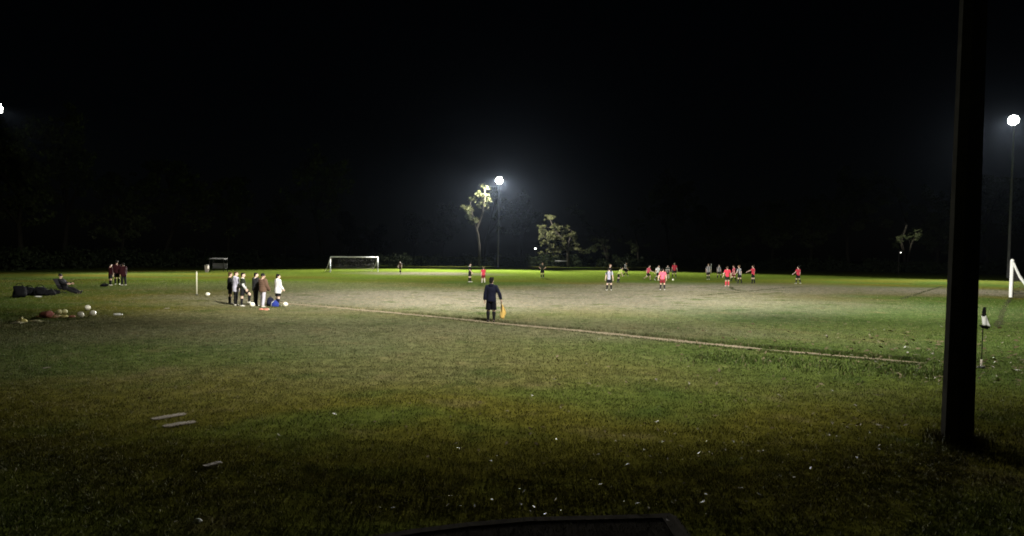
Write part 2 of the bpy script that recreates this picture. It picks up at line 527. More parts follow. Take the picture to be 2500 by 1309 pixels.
K = 1000.0
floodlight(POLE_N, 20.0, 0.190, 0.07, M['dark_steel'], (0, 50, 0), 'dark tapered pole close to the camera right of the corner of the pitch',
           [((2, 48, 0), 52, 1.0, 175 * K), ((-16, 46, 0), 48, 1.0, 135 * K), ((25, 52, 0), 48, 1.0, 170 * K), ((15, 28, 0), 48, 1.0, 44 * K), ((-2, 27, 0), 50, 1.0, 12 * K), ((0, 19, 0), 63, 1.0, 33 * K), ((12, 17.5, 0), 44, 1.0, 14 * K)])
PL = col_at(-14, 265, 88)
floodlight(PL, height_for(PL, 264), 0.20, 0.10, M['steel'], (-10, 60, 0), 'floodlight pole at the left edge with only its glowing lamp in view',
           [((-28, 72, 0), 50, 1.0, 170 * K)], ks=.82)
PC = col_at(1216, 648, 160)
floodlight(PC, height_for(PC, 441), 0.20, 0.10, M['steel'], (8, 100, 0), 'tall slender floodlight pole with lit lamp beside the bright gum tree',
           [((0, 100, 0), 34, 1.0, 1500 * K), ((-24, 95, 0), 35, 1.0, 1700 * K), ((30, 100, 0), 34, 1.0, 1000 * K)],
           ks=.88, added_spots=[((-1.5, -1.2, -.2), col_at(1152, 640, 161) + Vector((0, 0, 12.8)), 72, 46 * K), ((1.6, -.6, 0), col_at(1348, 640, 168) + Vector((0, 0, 7.5)), 50, 48 * K)])  # added spots that stand in for side spill on two trees
PR = col_at(2461, 670, 105)
floodlight(PR, height_for(PR, 294), 0.20, 0.10, M['steel'], (20, 60, 0), 'floodlight pole with lit lamp at the right edge behind the goal',
           [((46, 72, 0), 52, 1.0, 330 * K)], ks=.76,
           added_spots=[((0, .6, -.6), col_at(2216, 640, 149) + Vector((0, 0, 8.0)), 7, 90 * K)])  # narrow spot added only to brighten one branch

# ------------------------------------------------------------------ goals
def net_lines(mb, p00, p10, p11, p01, cell=0.14, r=0.004, sag=0.0):
    p00, p10, p11, p01 = map(Vector, (p00, p10, p11, p01))
    nu = max(2, int(max((p10 - p00).length, (p11 - p01).length) / cell))
    nv = max(2, int(max((p01 - p00).length, (p11 - p10).length) / cell))
    def P(u, v):
        p = p00.lerp(p10, u).lerp(p01.lerp(p11, u), v)
        return p - Vector((0, 0, sag * 4 * v * (1 - v)))
    for i in range(nu + 1):
        mb.tube([P(i / nu, k / 4) for k in range(5)], r, 3)
    for j in range(nv + 1):
        mb.tube([P(k / 4, j / nv) for k in range(5)], r, 3)

def goal(a, b, back, height, depth, label, post_r=0.06, net_r=0.005, stay_k=.62):
    """a, b: feet of the posts; back: unit vector behind the goal"""
    a, b = Vector(a), Vector(b)
    mid = (a + b) / 2
    t = empty('football_goal', mid)
    tag(t, label, 'goal', 'goals at the ends of the pitch')
    A, B = a - mid, b - mid
    up = Vector((0, 0, height)); bk = Vector(back) * depth
    for s in (A, B):
        mb = MB(); mb.tube([s + Vector((0, 0, -.2)), s, s + up], post_r, 12); mb.build('post', M['white_paint'], t)
        mb = MB()
        curve = [s + up, s + up * .80 + bk * .13, s + up * .56 + bk * .30, s + up * .36 + bk * .50, s + up * .16 + bk * .76, s + bk]
        mb.tube(curve, post_r * stay_k, 10); mb.build('net_stay', M['white_paint'], t)
        mb = MB(); mb.tube([s, s + bk], post_r * .4, 8); mb.build('ground_rail', M['dark_steel'], t)
    mb = MB(); mb.tube([A + up, B + up], post_r, 12); mb.build('crossbar', M['white_paint'], t)
    mb = MB(); mb.tube([A + bk, B + bk], post_r * .4, 8); mb.build('back_rail', M['dark_steel'], t)
    mb = MB()
    q = [up, up * .56 + bk * .30, up * .36 + bk * .50, bk]
    for s0, s1 in zip(q[:-1], q[1:]):
        net_lines(mb, A + s0, B + s0, B + s1, A + s1, .16, net_r)
    for s in (A, B):
        net_lines(mb, s + up, s, s + bk, s + up * .36 + bk * .50, .16, net_r)
    mb.build('net', M['net'], t)
    return t

GA = at(806.5, 664.5)
best = None
for k in range(3600):
    an = k / 3600 * math.pi
    q = GA + Vector((math.cos(an), math.sin(an), 0)) * 7.32
    e = abs(proj(q)[0] - 922.5)
    if q.y > GA.y and (best is None or e < best[0]) and math.sin(an) > .25 and math.cos(an) > 0: best = (e, q)
GB = best[1]
gdir = (GB - GA).normalized()
goal(GA, GB, Vector((-gdir.y, gdir.x, 0)), height_for(GA, 627.2), 1.9, 'white football goal with dark net at the far left end of the pitch', 0.075, stay_k=.35)
GR = at(2467, 726)
rdir = Vector((GR.x, GR.y, 0)).normalized()
rdir = (Matrix.Rotation(R(-.4), 3, 'Z') @ rdir)
goal(GR, GR + rdir * 7.32, Vector((rdir.y, -rdir.x, 0)), height_for(GR, 636), 1.5, 'white football goal seen edge-on at the right edge of the picture', 0.10, 0.006, .62)

# ------------------------------------------------------------------ trees
def leaf_quads(centers, radii, counts, size):
    vs, n_tot = [], 0
    for c, r, n in zip(centers, radii, counts):
        u = rng.normal(size=(n, 3)); u /= np.linalg.norm(u, axis=1)[:, None]
        rad = rng.uniform(.25, 1, size=n) ** .5
        p = np.array(c) + u * rad[:, None] * np.array(r)
        a = rng.normal(size=(n, 3)); a[:, 2] -= .5; a /= np.linalg.norm(a, axis=1)[:, None]
        b = np.cross(a, rng.normal(size=(n, 3))); b /= np.linalg.norm(b, axis=1)[:, None]
        s = size * rng.uniform(.6, 1.4, size=n)[:, None]
        q = np.stack([p - a * s, p + b * s * .42, p + a * s, p - b * s * .42], axis=1)
        vs.append(q.reshape(-1, 3)); n_tot += n
    return np.concatenate(vs), n_tot

def quads_mesh(name, v, n, k=4):
    me = bpy.data.meshes.new(name)
    me.vertices.add(n * k); me.vertices.foreach_set('co', v.astype(np.float32).ravel())
    me.loops.add(n * k); me.loops.foreach_set('vertex_index', np.arange(n * k, dtype=np.int32))
    me.polygons.add(n); me.polygons.foreach_set('loop_start', np.arange(0, n * k, k, dtype=np.int32))
    me.polygons.foreach_set('loop_total', np.full(n, k, dtype=np.int32))
    me.update(); me.validate()
    return me

def tree(base, stems, clumps, label, leaf='leaf', trunk_r=.35, size=.30, per=130, group='gum trees behind the pitch'):
    """stems: polylines (local metres); clumps: (x, y, z, r)"""
    t = empty('gum_tree', base)
    tag(t, label, 'tree', group)
    mb = MB()
    tips = []
    for s, r0 in stems:
        n = len(s)
        mb.tube(s, [max(.04, r0 * (1 - .8 * i / (n - 1))) for i in range(n)], 8)
        tips += [Vector(p) for p in s[1:]]
    for (x, y, z, r) in clumps:
        c = Vector((x, y, z - r * .3))
        best = min(tips, key=lambda q: (q - c).length + max(0, q.z - c.z) * 3)
        m = best.lerp(c, .5) + Vector((random.uniform(-.3, .3), random.uniform(-.3, .3), random.uniform(-.1, .5)))
        mb.tube([best, m, c], [trunk_r * .16, trunk_r * .11, .02], 6)
    mb.build('trunk', M['bark' if leaf == 'leaf_lit' else 'bark_unlit'], t)
    cs, rs, ns = [], [], []
    for (x, y, z, r) in clumps:
        for k in range(9):
            f = random.uniform(.22, .62)
            cs.append((x + random.gauss(0, .52) * r, y + random.gauss(0, .52) * r, z + random.gauss(0, .42) * r))
            rs.append((r * f * random.uniform(.8, 1.5), r * f * random.uniform(.8, 1.4), r * f * random.uniform(.5, .9)))
            ns.append(int(per / 9 * max(.5, r / 1.4) * random.uniform(.4, 1.6)))
    v, n = leaf_quads(cs, rs, ns, size)
    link_mesh('crown', quads_mesh('crown', v, n), M[leaf], t, smooth=False)
    return t

def px_tree(px_base, depth, stem_px, clump_px, label, leaf='leaf', jit=1.2, **k):
    """lay a particular tree's limbs and leaf clumps out in metres"""
    b = col_at(px_base, 640, depth)
    s = depth / FOC
    def loc(px, py): return ((px - px_base) * s, (627 - py) * s + CAMH)
    stems = []
    for pts, r in stem_px:
        q = []
        for i, (x, y) in enumerate(pts):
            X, Z = loc(x, y)
            q.append((X, random.uniform(-.3, .3) * i, -.3 if i == 0 else Z))
        stems.append((q, r))
    cl = []
    for (x, y, r) in clump_px:
        X, Z = loc(x, y)
        cl.append((X, random.uniform(-jit, jit), Z, r * s))
    return tree(b, stems, cl, label, leaf, **k)

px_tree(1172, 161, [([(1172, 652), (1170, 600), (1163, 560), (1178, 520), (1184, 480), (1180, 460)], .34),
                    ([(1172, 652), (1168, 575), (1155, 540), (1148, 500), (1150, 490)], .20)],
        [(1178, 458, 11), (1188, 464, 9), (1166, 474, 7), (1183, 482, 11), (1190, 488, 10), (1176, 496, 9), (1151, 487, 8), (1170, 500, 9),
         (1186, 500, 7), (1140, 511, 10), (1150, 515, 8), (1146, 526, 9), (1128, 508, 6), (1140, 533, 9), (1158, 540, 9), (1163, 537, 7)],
        'gum tree with brightly lit upper leaves left of the middle floodlight', 'leaf_lit', per=430, size=.21)
px_tree(1180, 178, [([(1180, 650), (1185, 590), (1198, 540), (1207, 495), (1212, 470)], .34),
                    ([(1180, 650), (1190, 580), (1215, 540), (1232, 510)], .2)],
        [(1212, 470, 10), (1200, 478, 8), (1208, 488, 11), (1228, 494, 9), (1238, 506, 9), (1186, 511, 9), (1222, 515, 10), (1232, 530, 10), (1205, 530, 9), (1215, 560, 8), (1236, 565, 9), (1243, 520, 7)],
        'dim twin-stemmed gum tree standing behind the middle floodlight pole', 'leaf', per=220, size=.26)
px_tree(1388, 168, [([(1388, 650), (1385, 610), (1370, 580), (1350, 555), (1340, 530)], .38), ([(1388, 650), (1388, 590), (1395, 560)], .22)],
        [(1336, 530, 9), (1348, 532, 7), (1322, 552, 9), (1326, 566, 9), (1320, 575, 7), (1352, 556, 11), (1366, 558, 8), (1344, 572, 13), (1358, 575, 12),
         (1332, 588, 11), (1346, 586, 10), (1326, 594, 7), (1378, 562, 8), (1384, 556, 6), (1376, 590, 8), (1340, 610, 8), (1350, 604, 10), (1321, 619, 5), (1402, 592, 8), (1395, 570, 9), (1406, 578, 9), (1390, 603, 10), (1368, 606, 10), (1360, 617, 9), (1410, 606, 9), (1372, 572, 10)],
        'broad gum tree with pale lit crown in the middle of the tree line', 'leaf_lit', per=430, size=.21)
px_tree(1490, 186, [([(1490, 650), (1470, 590), (1440, 550), (1408, 520), (1398, 505)], .40), ([(1490, 650), (1480, 600), (1490, 570)], .22)],
        [(1400, 512, 12), (1412, 520, 11), (1424, 540, 10), (1438, 556, 12), (1446, 580, 11), (1470, 585, 11), (1452, 600, 9), (1435, 612, 9), (1446, 610, 10), (1474, 600, 8), (1484, 618, 8), (1492, 560, 12), (1510, 580, 11), (1478, 545, 12)],
        'leaning gum tree with one low lit branch right of the broad gum tree', 'leaf', per=220, size=.26)
px_tree(1560, 182, [([(1560, 650), (1556, 600), (1550, 560), (1552, 530)], .36)],
        [(1548, 600, 9), (1540, 590, 8), (1552, 612, 7), (1560, 560, 13), (1545, 545, 12), (1575, 570, 12), (1570, 540, 12), (1585, 595, 9)],
        'dark gum tree behind the player in the yellow shirt', 'leaf', per=220, size=.26)
px_tree(2212, 150, [([(2212, 660), (2208, 610), (2200, 580), (2215, 540), (2190, 470), (2170, 430)], .40), ([(2212, 660), (2222, 590), (2240, 540), (2262, 490)], .25)],
        [(2230, 560, 9), (2222, 568, 8), (2234, 572, 6), (2190, 576, 9), (2196, 570, 6), (2180, 590, 6), (2110, 445, 20), (2135, 430, 18), (2170, 440, 20), (2200, 470, 20),
         (2255, 455, 20), (2275, 480, 18), (2150, 480, 20), (2240, 500, 18), (2120, 500, 18), (2270, 530, 18), (2160, 530, 16)],
        'huge dark gum tree with one lit branch left of the near pole', 'leaf', per=220, size=.26)

def random_tree(seed, h, spread):
    random.seed(seed)
    main = [(0, 0, -.3)]
    x = y = 0
    for k in range(1, 6):
        x += random.uniform(-.7, .7); y += random.uniform(-.7, .7)
        main.append((x, y, h * .8 * k / 5))
    stems = [(main, .38)]
    for k in range(3):
        i = random.choice((2, 3))
        a = random.uniform(0, 6.28); l = spread * random.uniform(.5, .8)
        b = Vector(main[i])
        stems.append(([tuple(b), tuple(b + Vector((math.cos(a) * l * .5, math.sin(a) * l * .5, h * .15))), tuple(b + Vector((math.cos(a) * l, math.sin(a) * l, h * .3)))], .2))
    cl = []
    for k in range(20):
        z = random.uniform(.35, 1.0)
        a = random.uniform(0, 6.28)
        r = spread * random.uniform(.2, 1) * math.sin(min(1, (1.08 - z) / .55) * math.pi / 2)
        cl.append((r * math.cos(a), r * math.sin(a), z * h, random.uniform(1.2, 2.2)))
    return stems, cl
protos = []
for sd, h, sp in ((21, 17, 5.5), (22, 20, 6.0), (23, 14, 5.0), (24, 22, 5.5)):
    st, cl = random_tree(sd, h, sp)
    protos.append(tree((0, 0, 0), st, cl, 'dark gum tree', 'leaf', per=230, size=.30))
random.seed(5)
TREES = [(40, 96), (150, 110), (285, 120), (420, 128), (560, 138), (690, 146), (790, 152), (850, 205), (925, 215), (1010, 222), (1085, 215),
         (1270, 215), (1640, 186), (1715, 178), (1800, 180), (1890, 172), (1985, 170), (2075, 162), (2300, 152), (2400, 142), (2500, 136)]
WHERE = ['at the far left edge behind the bags', 'above the reclining person', 'behind the three people in dark red', 'between the dark red group and the shelter',
         'just right of the team shelter', 'above the waiting group', 'just left of the far goal', 'directly behind the far goal', 'just right of the far goal',
         'behind the lone far keeper', 'left of the brightly lit gum tree', 'far off between the two lit gum trees', 'behind the cluster of players by the ball',
         'left of the thin white pole', 'behind the thin white pole', 'behind the red player with outstretched arm', 'behind the lone red player on the right',
         'left of the huge gum tree', 'just left of the near pole', 'just right of the near pole', 'behind the right goal']
used = [False] * 4
for i, ((px, dp), wh) in enumerate(zip(TREES, WHERE)):
    k = (i * 3 + i // 4) % 4
    o = protos[k] if not used[k] else copy_tree(protos[k])
    used[k] = True
    o.location = col_at(px, 640, dp)
    o.rotation_euler = (0, 0, random.uniform(0, 6.28))
    s = random.uniform(.85, 1.15)
    o.scale = (s, s, s * random.uniform(.9, 1.1))
    tag(o, 'dark gum tree ' + wh, 'tree', 'gum trees behind the pitch')

# scrub along the foot of the trees: one mass
cs, rs, ns = [], [], []
for px in range(-60, 2560, 14):
    dp = float(np.interp(px, [0, 400, 800, 1100, 1300, 1500, 1900, 2200, 2500], [84, 112, 140, 164, 168, 166, 156, 140, 126])) + random.uniform(0, 10)
    c = col_at(px, 645, dp)
    h = random.uniform(1.6, 3.6)
    for k in range(2):
        cs.append((c.x + random.uniform(-1, 1), c.y + random.uniform(0, 5), h * .45)); rs.append((random.uniform(1.2, 2.2), 1.4, h * .55)); ns.append(90)
v, n = leaf_quads(cs, rs, ns, .28)
tag(link_mesh('scrub', quads_mesh('scrub', v, n), M['shrub'], smooth=False), 'dark scrub along the foot of the trees beyond the field', 'scrub', kind='stuff')

# ------------------------------------------------------------------ people
def person(px, py, label, H=None, head_py=None, yaw=0, lean=0, twist=0, head=(0, 0), armL=(4, 8, 12, 4), armR=(4, 8, 12, 4),
           legL=(3, 3, -2), legR=(-3, 3, -6), top='red', top_kind='tee', bottom='black', bottom_kind='shorts', sock='black', shoe='shoe_white',
           hair='hair', hair_kind='short', skin='skin', fine=False, seat=None, toeL=0, toeR=0, group=None, hood=False, slack=None, collar=None, under=None, loc=None):
    p = Vector(loc) if loc is not None else at(px, py)
    if H is None:
        H = (height_for(p, head_py)) if head_py else 1.6
    H = min(max(H, 1.30), 1.88)
    S = H / 1.015
    t = empty('person', p, R(yaw))
    tag(t, label, 'person', group)
    vb, vc = (.0085, .012) if fine else (.0115, .016)
    RL = Matrix.Rotation(R(-lean), 3, 'X') @ Matrix.Rotation(R(twist), 3, 'Z')
    RH = RL @ Matrix.Rotation(R(head[0]), 3, 'Z') @ Matrix.Rotation(R(head[1] + lean * .6), 3, 'X')
    def d(a, b, s): return Vector((s * math.sin(R(b)), math.cos(R(b)) * math.sin(R(a)), -math.cos(R(b)) * math.cos(R(a))))
    # legs from the hips
    J = {}
    low = 0
    for s, nm, lg in ((-1, 'L', legL), (1, 'R', legR)):
        hip = Vector((s * .052, 0, 0)) * S
        knee = hip + d(lg[0], lg[1], s) * .245 * S
        ank = knee + d(lg[2], lg[1] * .4, s) * .235 * S
        J['hip' + nm], J['knee' + nm], J['ank' + nm] = hip, knee, ank
        low = min(low, ank.z - .042 * S)
    pz = seat if seat is not None else -low
    O = Vector((0, 0, pz))
    for k in list(J): J[k] = J[k] + O
    def up(x, y, z): return O + RL @ (Vector((x, y, z)) * S)
    for s, nm, am in ((-1, 'L', armL), (1, 'R', armR)):
        sh = up(s * .103, -.004, .30)
        el = sh + (RL @ d(am[0], am[1], s)) * .175 * S
        wr = el + (RL @ d(am[2], am[3], s)) * .15 * S
        J['sh' + nm], J['el' + nm], J['wr' + nm] = sh, el, wr
    xa = RL @ Vector((1, 0, 0))
    def torso(mb, secs, m=0.0, mz=0):
        mb.tube([up(0, y, z) for z, rx, ry, y in secs], [((rx + m) * S, (ry + m) * S) for z, rx, ry, y in secs], 18, sx=xa)
    TOR = [(-.055, .060, .045, 0), (-.03, .084, .062, -.006), (.01, .094, .066, -.008), (.06, .086, .058, 0), (.10, .080, .054, .003), (.17, .092, .060, .004),
           (.235, .106, .064, .002), (.275, .104, .058, -.002), (.305, .080, .046, -.006), (.325, .045, .040, -.006), (.345, .032, .034, -.002), (.38, .031, .033, .002)]
    # -- body
    mb = MB()
    torso(mb, TOR)
    hc = up(0, .004, .375) + RH @ (Vector((0, .004, .062)) * S)
    def hd(x, y, z): return hc + RH @ (Vector((x, y, z)) * S)
    mb.ball(hd(0, -.004, .008), (.046 * S, .057 * S, .060 * S), RH)
    mb.ball(hd(0, .016, -.030), (.035 * S, .040 * S, .040 * S), RH)
    mb.ball(hd(0, .034, -.056), (.016 * S, .016 * S, .013 * S), RH)
    mb.capsule(hd(0, .053, .008), hd(0, .066, -.018), .006 * S, .011 * S, 8)
    mb.capsule(hd(-.015, .048, -.036), hd(.015, .048, -.036), .009 * S, .009 * S, 8)
    mb.capsule(hd(-.026, .047, .016), hd(.026, .047, .016), .009 * S, .009 * S, 8)
    for s in (-1, 1): mb.ball(hd(s * .048, -.004, -.006), (.007 * S, .013 * S, .019 * S), RH)
    for s, nm in ((-1, 'L'), (1, 'R')):
        sh, el, wr = J['sh' + nm], J['el' + nm], J['wr' + nm]
        mb.capsule(up(s * .07, -.004, .295), sh, .036 * S, .035 * S)
        mb.capsule(sh, el, .033 * S, .0245 * S)
        mb.capsule(el, el.lerp(wr, .35), .0245 * S, .026 * S)
        mb.capsule(el.lerp(wr, .35), wr, .026 * S, .0165 * S)
        f = (wr - el).normalized()
        w = RL @ Vector((0, 1, 0)); w = (w - f * w.dot(f))
        w = w.normalized() if w.length > .2 else (RL @ Vector((0, 0, 1)) - f * (RL @ Vector((0, 0, 1))).dot(f)).normalized()
        nrm = f.cross(w) * s                                   # away from the palm
        if nrm.x * s < 0: nrm = -nrm
        J['palm' + nm] = wr + f * .05 * S - nrm * .012 * S
        mb.tube([wr - f * .01 * S, wr + f * .02 * S, wr + f * .045 * S, wr + f * .062 * S], [(.016 * S, .014 * S), (.022 * S, .013 * S), (.026 * S, .0125 * S), (.022 * S, .010 * S)], 12, sx=w)
        for q, (o, ln) in enumerate(((.019, .040), (.0065, .046), (-.006, .043), (-.018, .034))):
            b0 = wr + f * .055 * S + w * o * S
            b1 = b0 + (f * .88 - nrm * .35).normalized() * ln * .5 * S
            b2 = b1 + (f * .55 - nrm * .80).normalized() * ln * .5 * S
            rf = .0062 * S
            mb.capsule(b0, b1, rf * 1.1, rf, 7); mb.capsule(b1, b2, rf, rf * .85, 7)
        b0 = wr + f * .016 * S + w * .018 * S
        b1 = b0 + (f * .7 + w * .6 - nrm * .25).normalized() * .028 * S
        b2 = b1 + (f * .9 + w * .1 - nrm * .45).normalized() * .024 * S
        mb.capsule(b0, b1, .0085 * S, .0075 * S, 7); mb.capsule(b1, b2, .0075 * S, .006 * S, 7)
        hip, knee, ank = J['hip' + nm], J['knee' + nm], J['ank' + nm]
        mb.capsule(hip, knee, .056 * S, .036 * S)
        back = (RL @ Vector((0, -1, 0)))
        cal = knee.lerp(ank, .3) + Vector((0, -.006 * S, 0))
        mb.capsule(knee, cal, .036 * S, .037 * S)
        mb.capsule(cal, ank, .037 * S, .0215 * S)
        toe = toeL if nm == 'L' else toeR
        shin_a = (legL if nm == 'L' else legR)[2]
        pit = 0 if (ank.z - .042 * S) < .03 else max(-60, min(40, shin_a))
        if seat is not None: pit = 70
        fd = Vector((s * math.sin(R(8 + toe)), math.cos(R(pit)), math.sin(R(pit)))).normalized()
        sole = Vector((0, fd.z, -fd.y)).normalized() if abs(fd.z) > .05 else Vector((0, 0, -1))
        J['fd' + nm], J['sole' + nm] = fd, sole
        mb.capsule(ank + sole * .012 * S - fd * .015 * S, ank + fd * .085 * S + sole * .024 * S, .022 * S, .014 * S)
    body = mb.build('body', M[skin], t, voxel=vb, relax=2)
    for s in (-1, 1):
        e = MB(); e.ball(hd(s * .019, .0505, .004), (.0075 * S, .005 * S, .0048 * S), RH, 8, 6); e.build('eye', M['eye'], t)
    # -- hair
    mb = MB()
    if hair_kind == 'short':
        mb.ball(hd(0, -.014, .020), (.052 * S, .056 * S, .057 * S), RH)
        mb.ball(hd(0, -.030, -.010), (.044 * S, .038 * S, .045 * S), RH)
        mb.ball(hd(0, .022, .050), (.042 * S, .034 * S, .026 * S), RH)
    elif hair_kind == 'floppy':
        mb.ball(hd(0, -.012, .024), (.056 * S, .060 * S, .058 * S), RH)
        mb.ball(hd(0, -.034, -.012), (.047 * S, .038 * S, .048 * S), RH)
        for k in range(9):
            a = random.uniform(0, 6.28)
            mb.ball(hd(.035 * math.cos(a), -.005 + .04 * math.sin(a), .055 + random.uniform(-.01, .018)), .022 * S, None, 8, 6)
    elif hair_kind == 'beanie':
        mb.ball(hd(0, -.008, .026), (.056 * S, .064 * S, .058 * S), RH)
        mb.tube([hd(0, -.008, -.004), hd(0, -.006, .022)], [(.058 * S, .067 * S), (.059 * S, .068 * S)], 16, sx=RH @ Vector((1, 0, 0)))
    elif hair_kind == 'long':
        mb.ball(hd(0, -.014, .020), (.053 * S, .058 * S, .058 * S), RH)
        mb.capsule(hd(0, -.045, 0), hd(0, -.055, -.10), .036 * S, .018 * S)
    mb.build('hair', M[hair], t, voxel=.010, relax=2)
    # -- top
    long_ = top_kind in ('jacket', 'hoodie', 'puffer', 'longsleeve')
    loose = {'tee': .012, 'jacket': .023, 'hoodie': .030, 'puffer': .040, 'longsleeve': .012}[top_kind]
    if slack is not None: loose = slack
    hem = {'tee': -.035, 'jacket': -.045, 'hoodie': -.10, 'puffer': -.055, 'longsleeve': -.04}[top_kind]
    mb = MB()
    secs = [(hem, .096, .070, -.004)] + [(.02, .096, .069, -.004), (.06, .092, .066, 0), (.10, .090, .064, .003), (.17, .096, .064, .004),
            (.235, .106, .066, .002), (.275, .104, .060, -.002), (.308, .078, .046, -.006), (.330, .042, .040, -.006)]
    if top_kind == 'puffer':
        z = hem; q = []
        base = secs
        for k in range(29):
            zz = hem + (.325 - hem) * k / 28
            rx = np.interp(zz, [b[0] for b in base], [b[1] for b in base]); ry = np.interp(zz, [b[0] for b in base], [b[2] for b in base])
            g = .012 * abs(math.sin(k / 4 * math.pi)) - .010
            q.append((zz, rx + g, ry + g, -.002))
        secs = q
    torso(mb, secs, loose)
    for s, nm in ((-1, 'L'), (1, 'R')):
        sh, el, wr = J['sh' + nm], J['el' + nm], J['wr' + nm]
        g = loose * .75
        mb.capsule(up(s * .065, -.004, .292), sh, (.038 + g) * S, (.036 + g) * S)
        if long_:
            mb.capsule(sh, el, (.035 + g) * S, (.029 + g) * S)
            end = wr.lerp(el, .06)
            if top_kind == 'puffer':
                for k in range(6):
                    mb.ball(sh.lerp(el, (k + .5) / 5.5), (.036 + g) * S, None, 10, 8) if k < 5 else None
                    mb.ball(el.lerp(end, (k + .5) / 6), (.031 + g) * S, None, 10, 8)
            mb.tube([el, el.lerp(end, .5), end], [(.029 + g) * S, (.028 + g) * S, (.022 + g) * S], 12)
        else:
            mb.tube([sh, sh.lerp(el, .4), sh.lerp(el, .72)], [(.036 + g) * S, (.037 + g) * S, (.039 + g) * S], 12)
    if top_kind == 'hoodie' or hood:
        mb.ball(up(0, -.045, .335), (.060 * S, .040 * S, .038 * S), RL)
        mb.capsule(up(-.04, .01, .335), up(-.03, -.04, .345), .024 * S, .03 * S); mb.capsule(up(.04, .01, .335), up(.03, -.04, .345), .024 * S, .03 * S)
    tm = top if not isinstance(top, str) else M[top]
    mb.build('jacket' if top_kind in ('jacket', 'puffer') else ('hoodie' if top_kind == 'hoodie' else 'shirt'), tm, t, voxel=vc, relax=3 if top_kind != 'puffer' else 2)
    if under:                                                     # sleeves of another colour below a dark vest
        for s, nm in ((-1, 'L'), (1, 'R')):
            sh, el, wr = J['sh' + nm], J['el' + nm], J['wr' + nm]
            mb = MB(); mb.tube([sh.lerp(el, .45), el, wr.lerp(el, .05)], [.045 * S, .036 * S, .026 * S], 12); mb.build('sleeve', M[under], t)
    if collar:
        mb = MB(); mb.tube([up(0, -.006, .318), up(0, -.004, .345)], [(.058 * S, .054 * S), (.048 * S, .048 * S)], 16, sx=xa); mb.build('collar', M[collar], t)
    # -- bottom
    mb = MB()
    torso(mb, [(-.05, .092, .066, -.004), (0, .098, .070, -.006), (.06, .090, .062, 0)], .006)
    for s, nm in ((-1, 'L'), (1, 'R')):
        hip, knee, ank = J['hip' + nm], J['knee' + nm], J['ank' + nm]
        if bottom_kind == 'shorts':
            mb.tube([hip + Vector((0, 0, .02 * S)), hip.lerp(knee, .45), hip.lerp(knee, .78)], [.060 * S, .064 * S, .066 * S], 14)
        elif bottom_kind == 'longshorts':
            mb.tube([hip + Vector((0, 0, .02 * S)), hip.lerp(knee, .5), hip.lerp(knee, .98)], [.062 * S, .064 * S, .066 * S], 14)
        else:
            mb.capsule(hip, knee, .064 * S, .050 * S)
            mb.tube([knee, knee.lerp(ank, .5), knee.lerp(ank, .97)], [.050 * S, .047 * S, .044 * S], 14)
    mb.build('shorts' if 'shorts' in bottom_kind else 'trousers', M[bottom], t, voxel=vc, relax=3)
    for s, nm in ((-1, 'L'), (1, 'R')):
        knee, ank, fd, sole = J['knee' + nm], J['ank' + nm], J['fd' + nm], J['sole' + nm]
        if bottom_kind != 'trousers' and sock:
            cal = knee.lerp(ank, .34) + Vector((0, -.006 * S, 0))
            mb = MB(); mb.tube([knee.lerp(ank, .14), cal, knee.lerp(ank, .65), ank, ank + sole * .02 * S], [.043 * S, .043 * S, .034 * S, .0265 * S, .025 * S], 12); mb.build('sock', M[sock], t)
        mb = MB()
        h0 = ank + sole * .020 * S - fd * .030 * S
        mb.tube([h0 - fd * .012 * S, h0, ank + sole * .016 * S + fd * .012 * S, ank + sole * .022 * S + fd * .055 * S, ank + sole * .027 * S + fd * .080 * S, ank + sole * .031 * S + fd * .098 * S],
                [(.012 * S, .012 * S), (.024 * S, .022 * S), (.029 * S, .027 * S), (.032 * S, .021 * S), (.029 * S, .0155 * S), (.014 * S, .009 * S)], 12, sx=Vector((1, 0, 0)))
        mb.build('boot', M[shoe], t)
    t['joints'] = 0
    del t['joints']
    return t, J, p, S

def hand_world(pr, nm):
    t, J, p, S = pr
    return p + Matrix.Rotation(t.rotation_euler[2], 3, 'Z') @ J['palm' + nm]

LEFT, RIGHT, AWAY, TOWARD = 90, -90, 0, 180
# the linesman
pr = person(1199, 786, 'linesman in navy hooded jacket and dark shorts with his back to us, holding a flag', head_py=680, yaw=-6, top='navy', top_kind='jacket', hood=True,
            bottom='shortsnavy', bottom_kind='longshorts', sock='black', shoe='shoe_black', hair='hair', hair_kind='floppy', fine=True,
            slack=.018, armL=(0, 14, 4, 5), armR=(2, 28, 10, 16), legL=(2, 4, -1), legR=(-2, 3, -5), head=(-12, 0))
hw = hand_world(pr, 'R')
t = empty('linesman_flag', (hw.x, hw.y, 0))
tag(t, 'yellow orange linesman flag hanging from the right hand of the navy linesman', 'flag')
mb = MB(); mb.tube([(-.01, 0, hw.z + .07), (.0, .01, hw.z - .05), (.03, .03, .16)], .009, 8); mb.build('stick', M['charcoal'], t)
mb = MB(); mb.tube([(-.01, 0, hw.z + .08), (0, .005, hw.z - .06)], .014, 8); mb.build('grip', M['black'], t)
vs, fs = [], []
nu, nv = 10, 12
for j in range(nv + 1):
    v = j / nv
    z = hw.z - .08 - v * (hw.z - .08 - .12)
    wl, wr_ = -.02 - .06 * v ** 1.5 * (1 - max(0, v - .8) * 3), .02 + .14 * math.sin(min(v / .62, 1) * math.pi / 2) * (1 - max(0, v - .62) / .38 * .62)
    for i in range(nu + 1):
        u = i / nu
        vs.append((wl + (wr_ - wl) * u + .02, .03 * math.sin(u * 9 + v * 2) + .02, z + .015 * math.sin(u * 5)))
for j in range(nv):
    for i in range(nu):
        a = j * (nu + 1) + i
        fs.append((a, a + 1, a + nu + 2, a + nu + 1))
mb = MB(); mb.add(vs, fs); o = mb.build('cloth', M['yellow'], t)
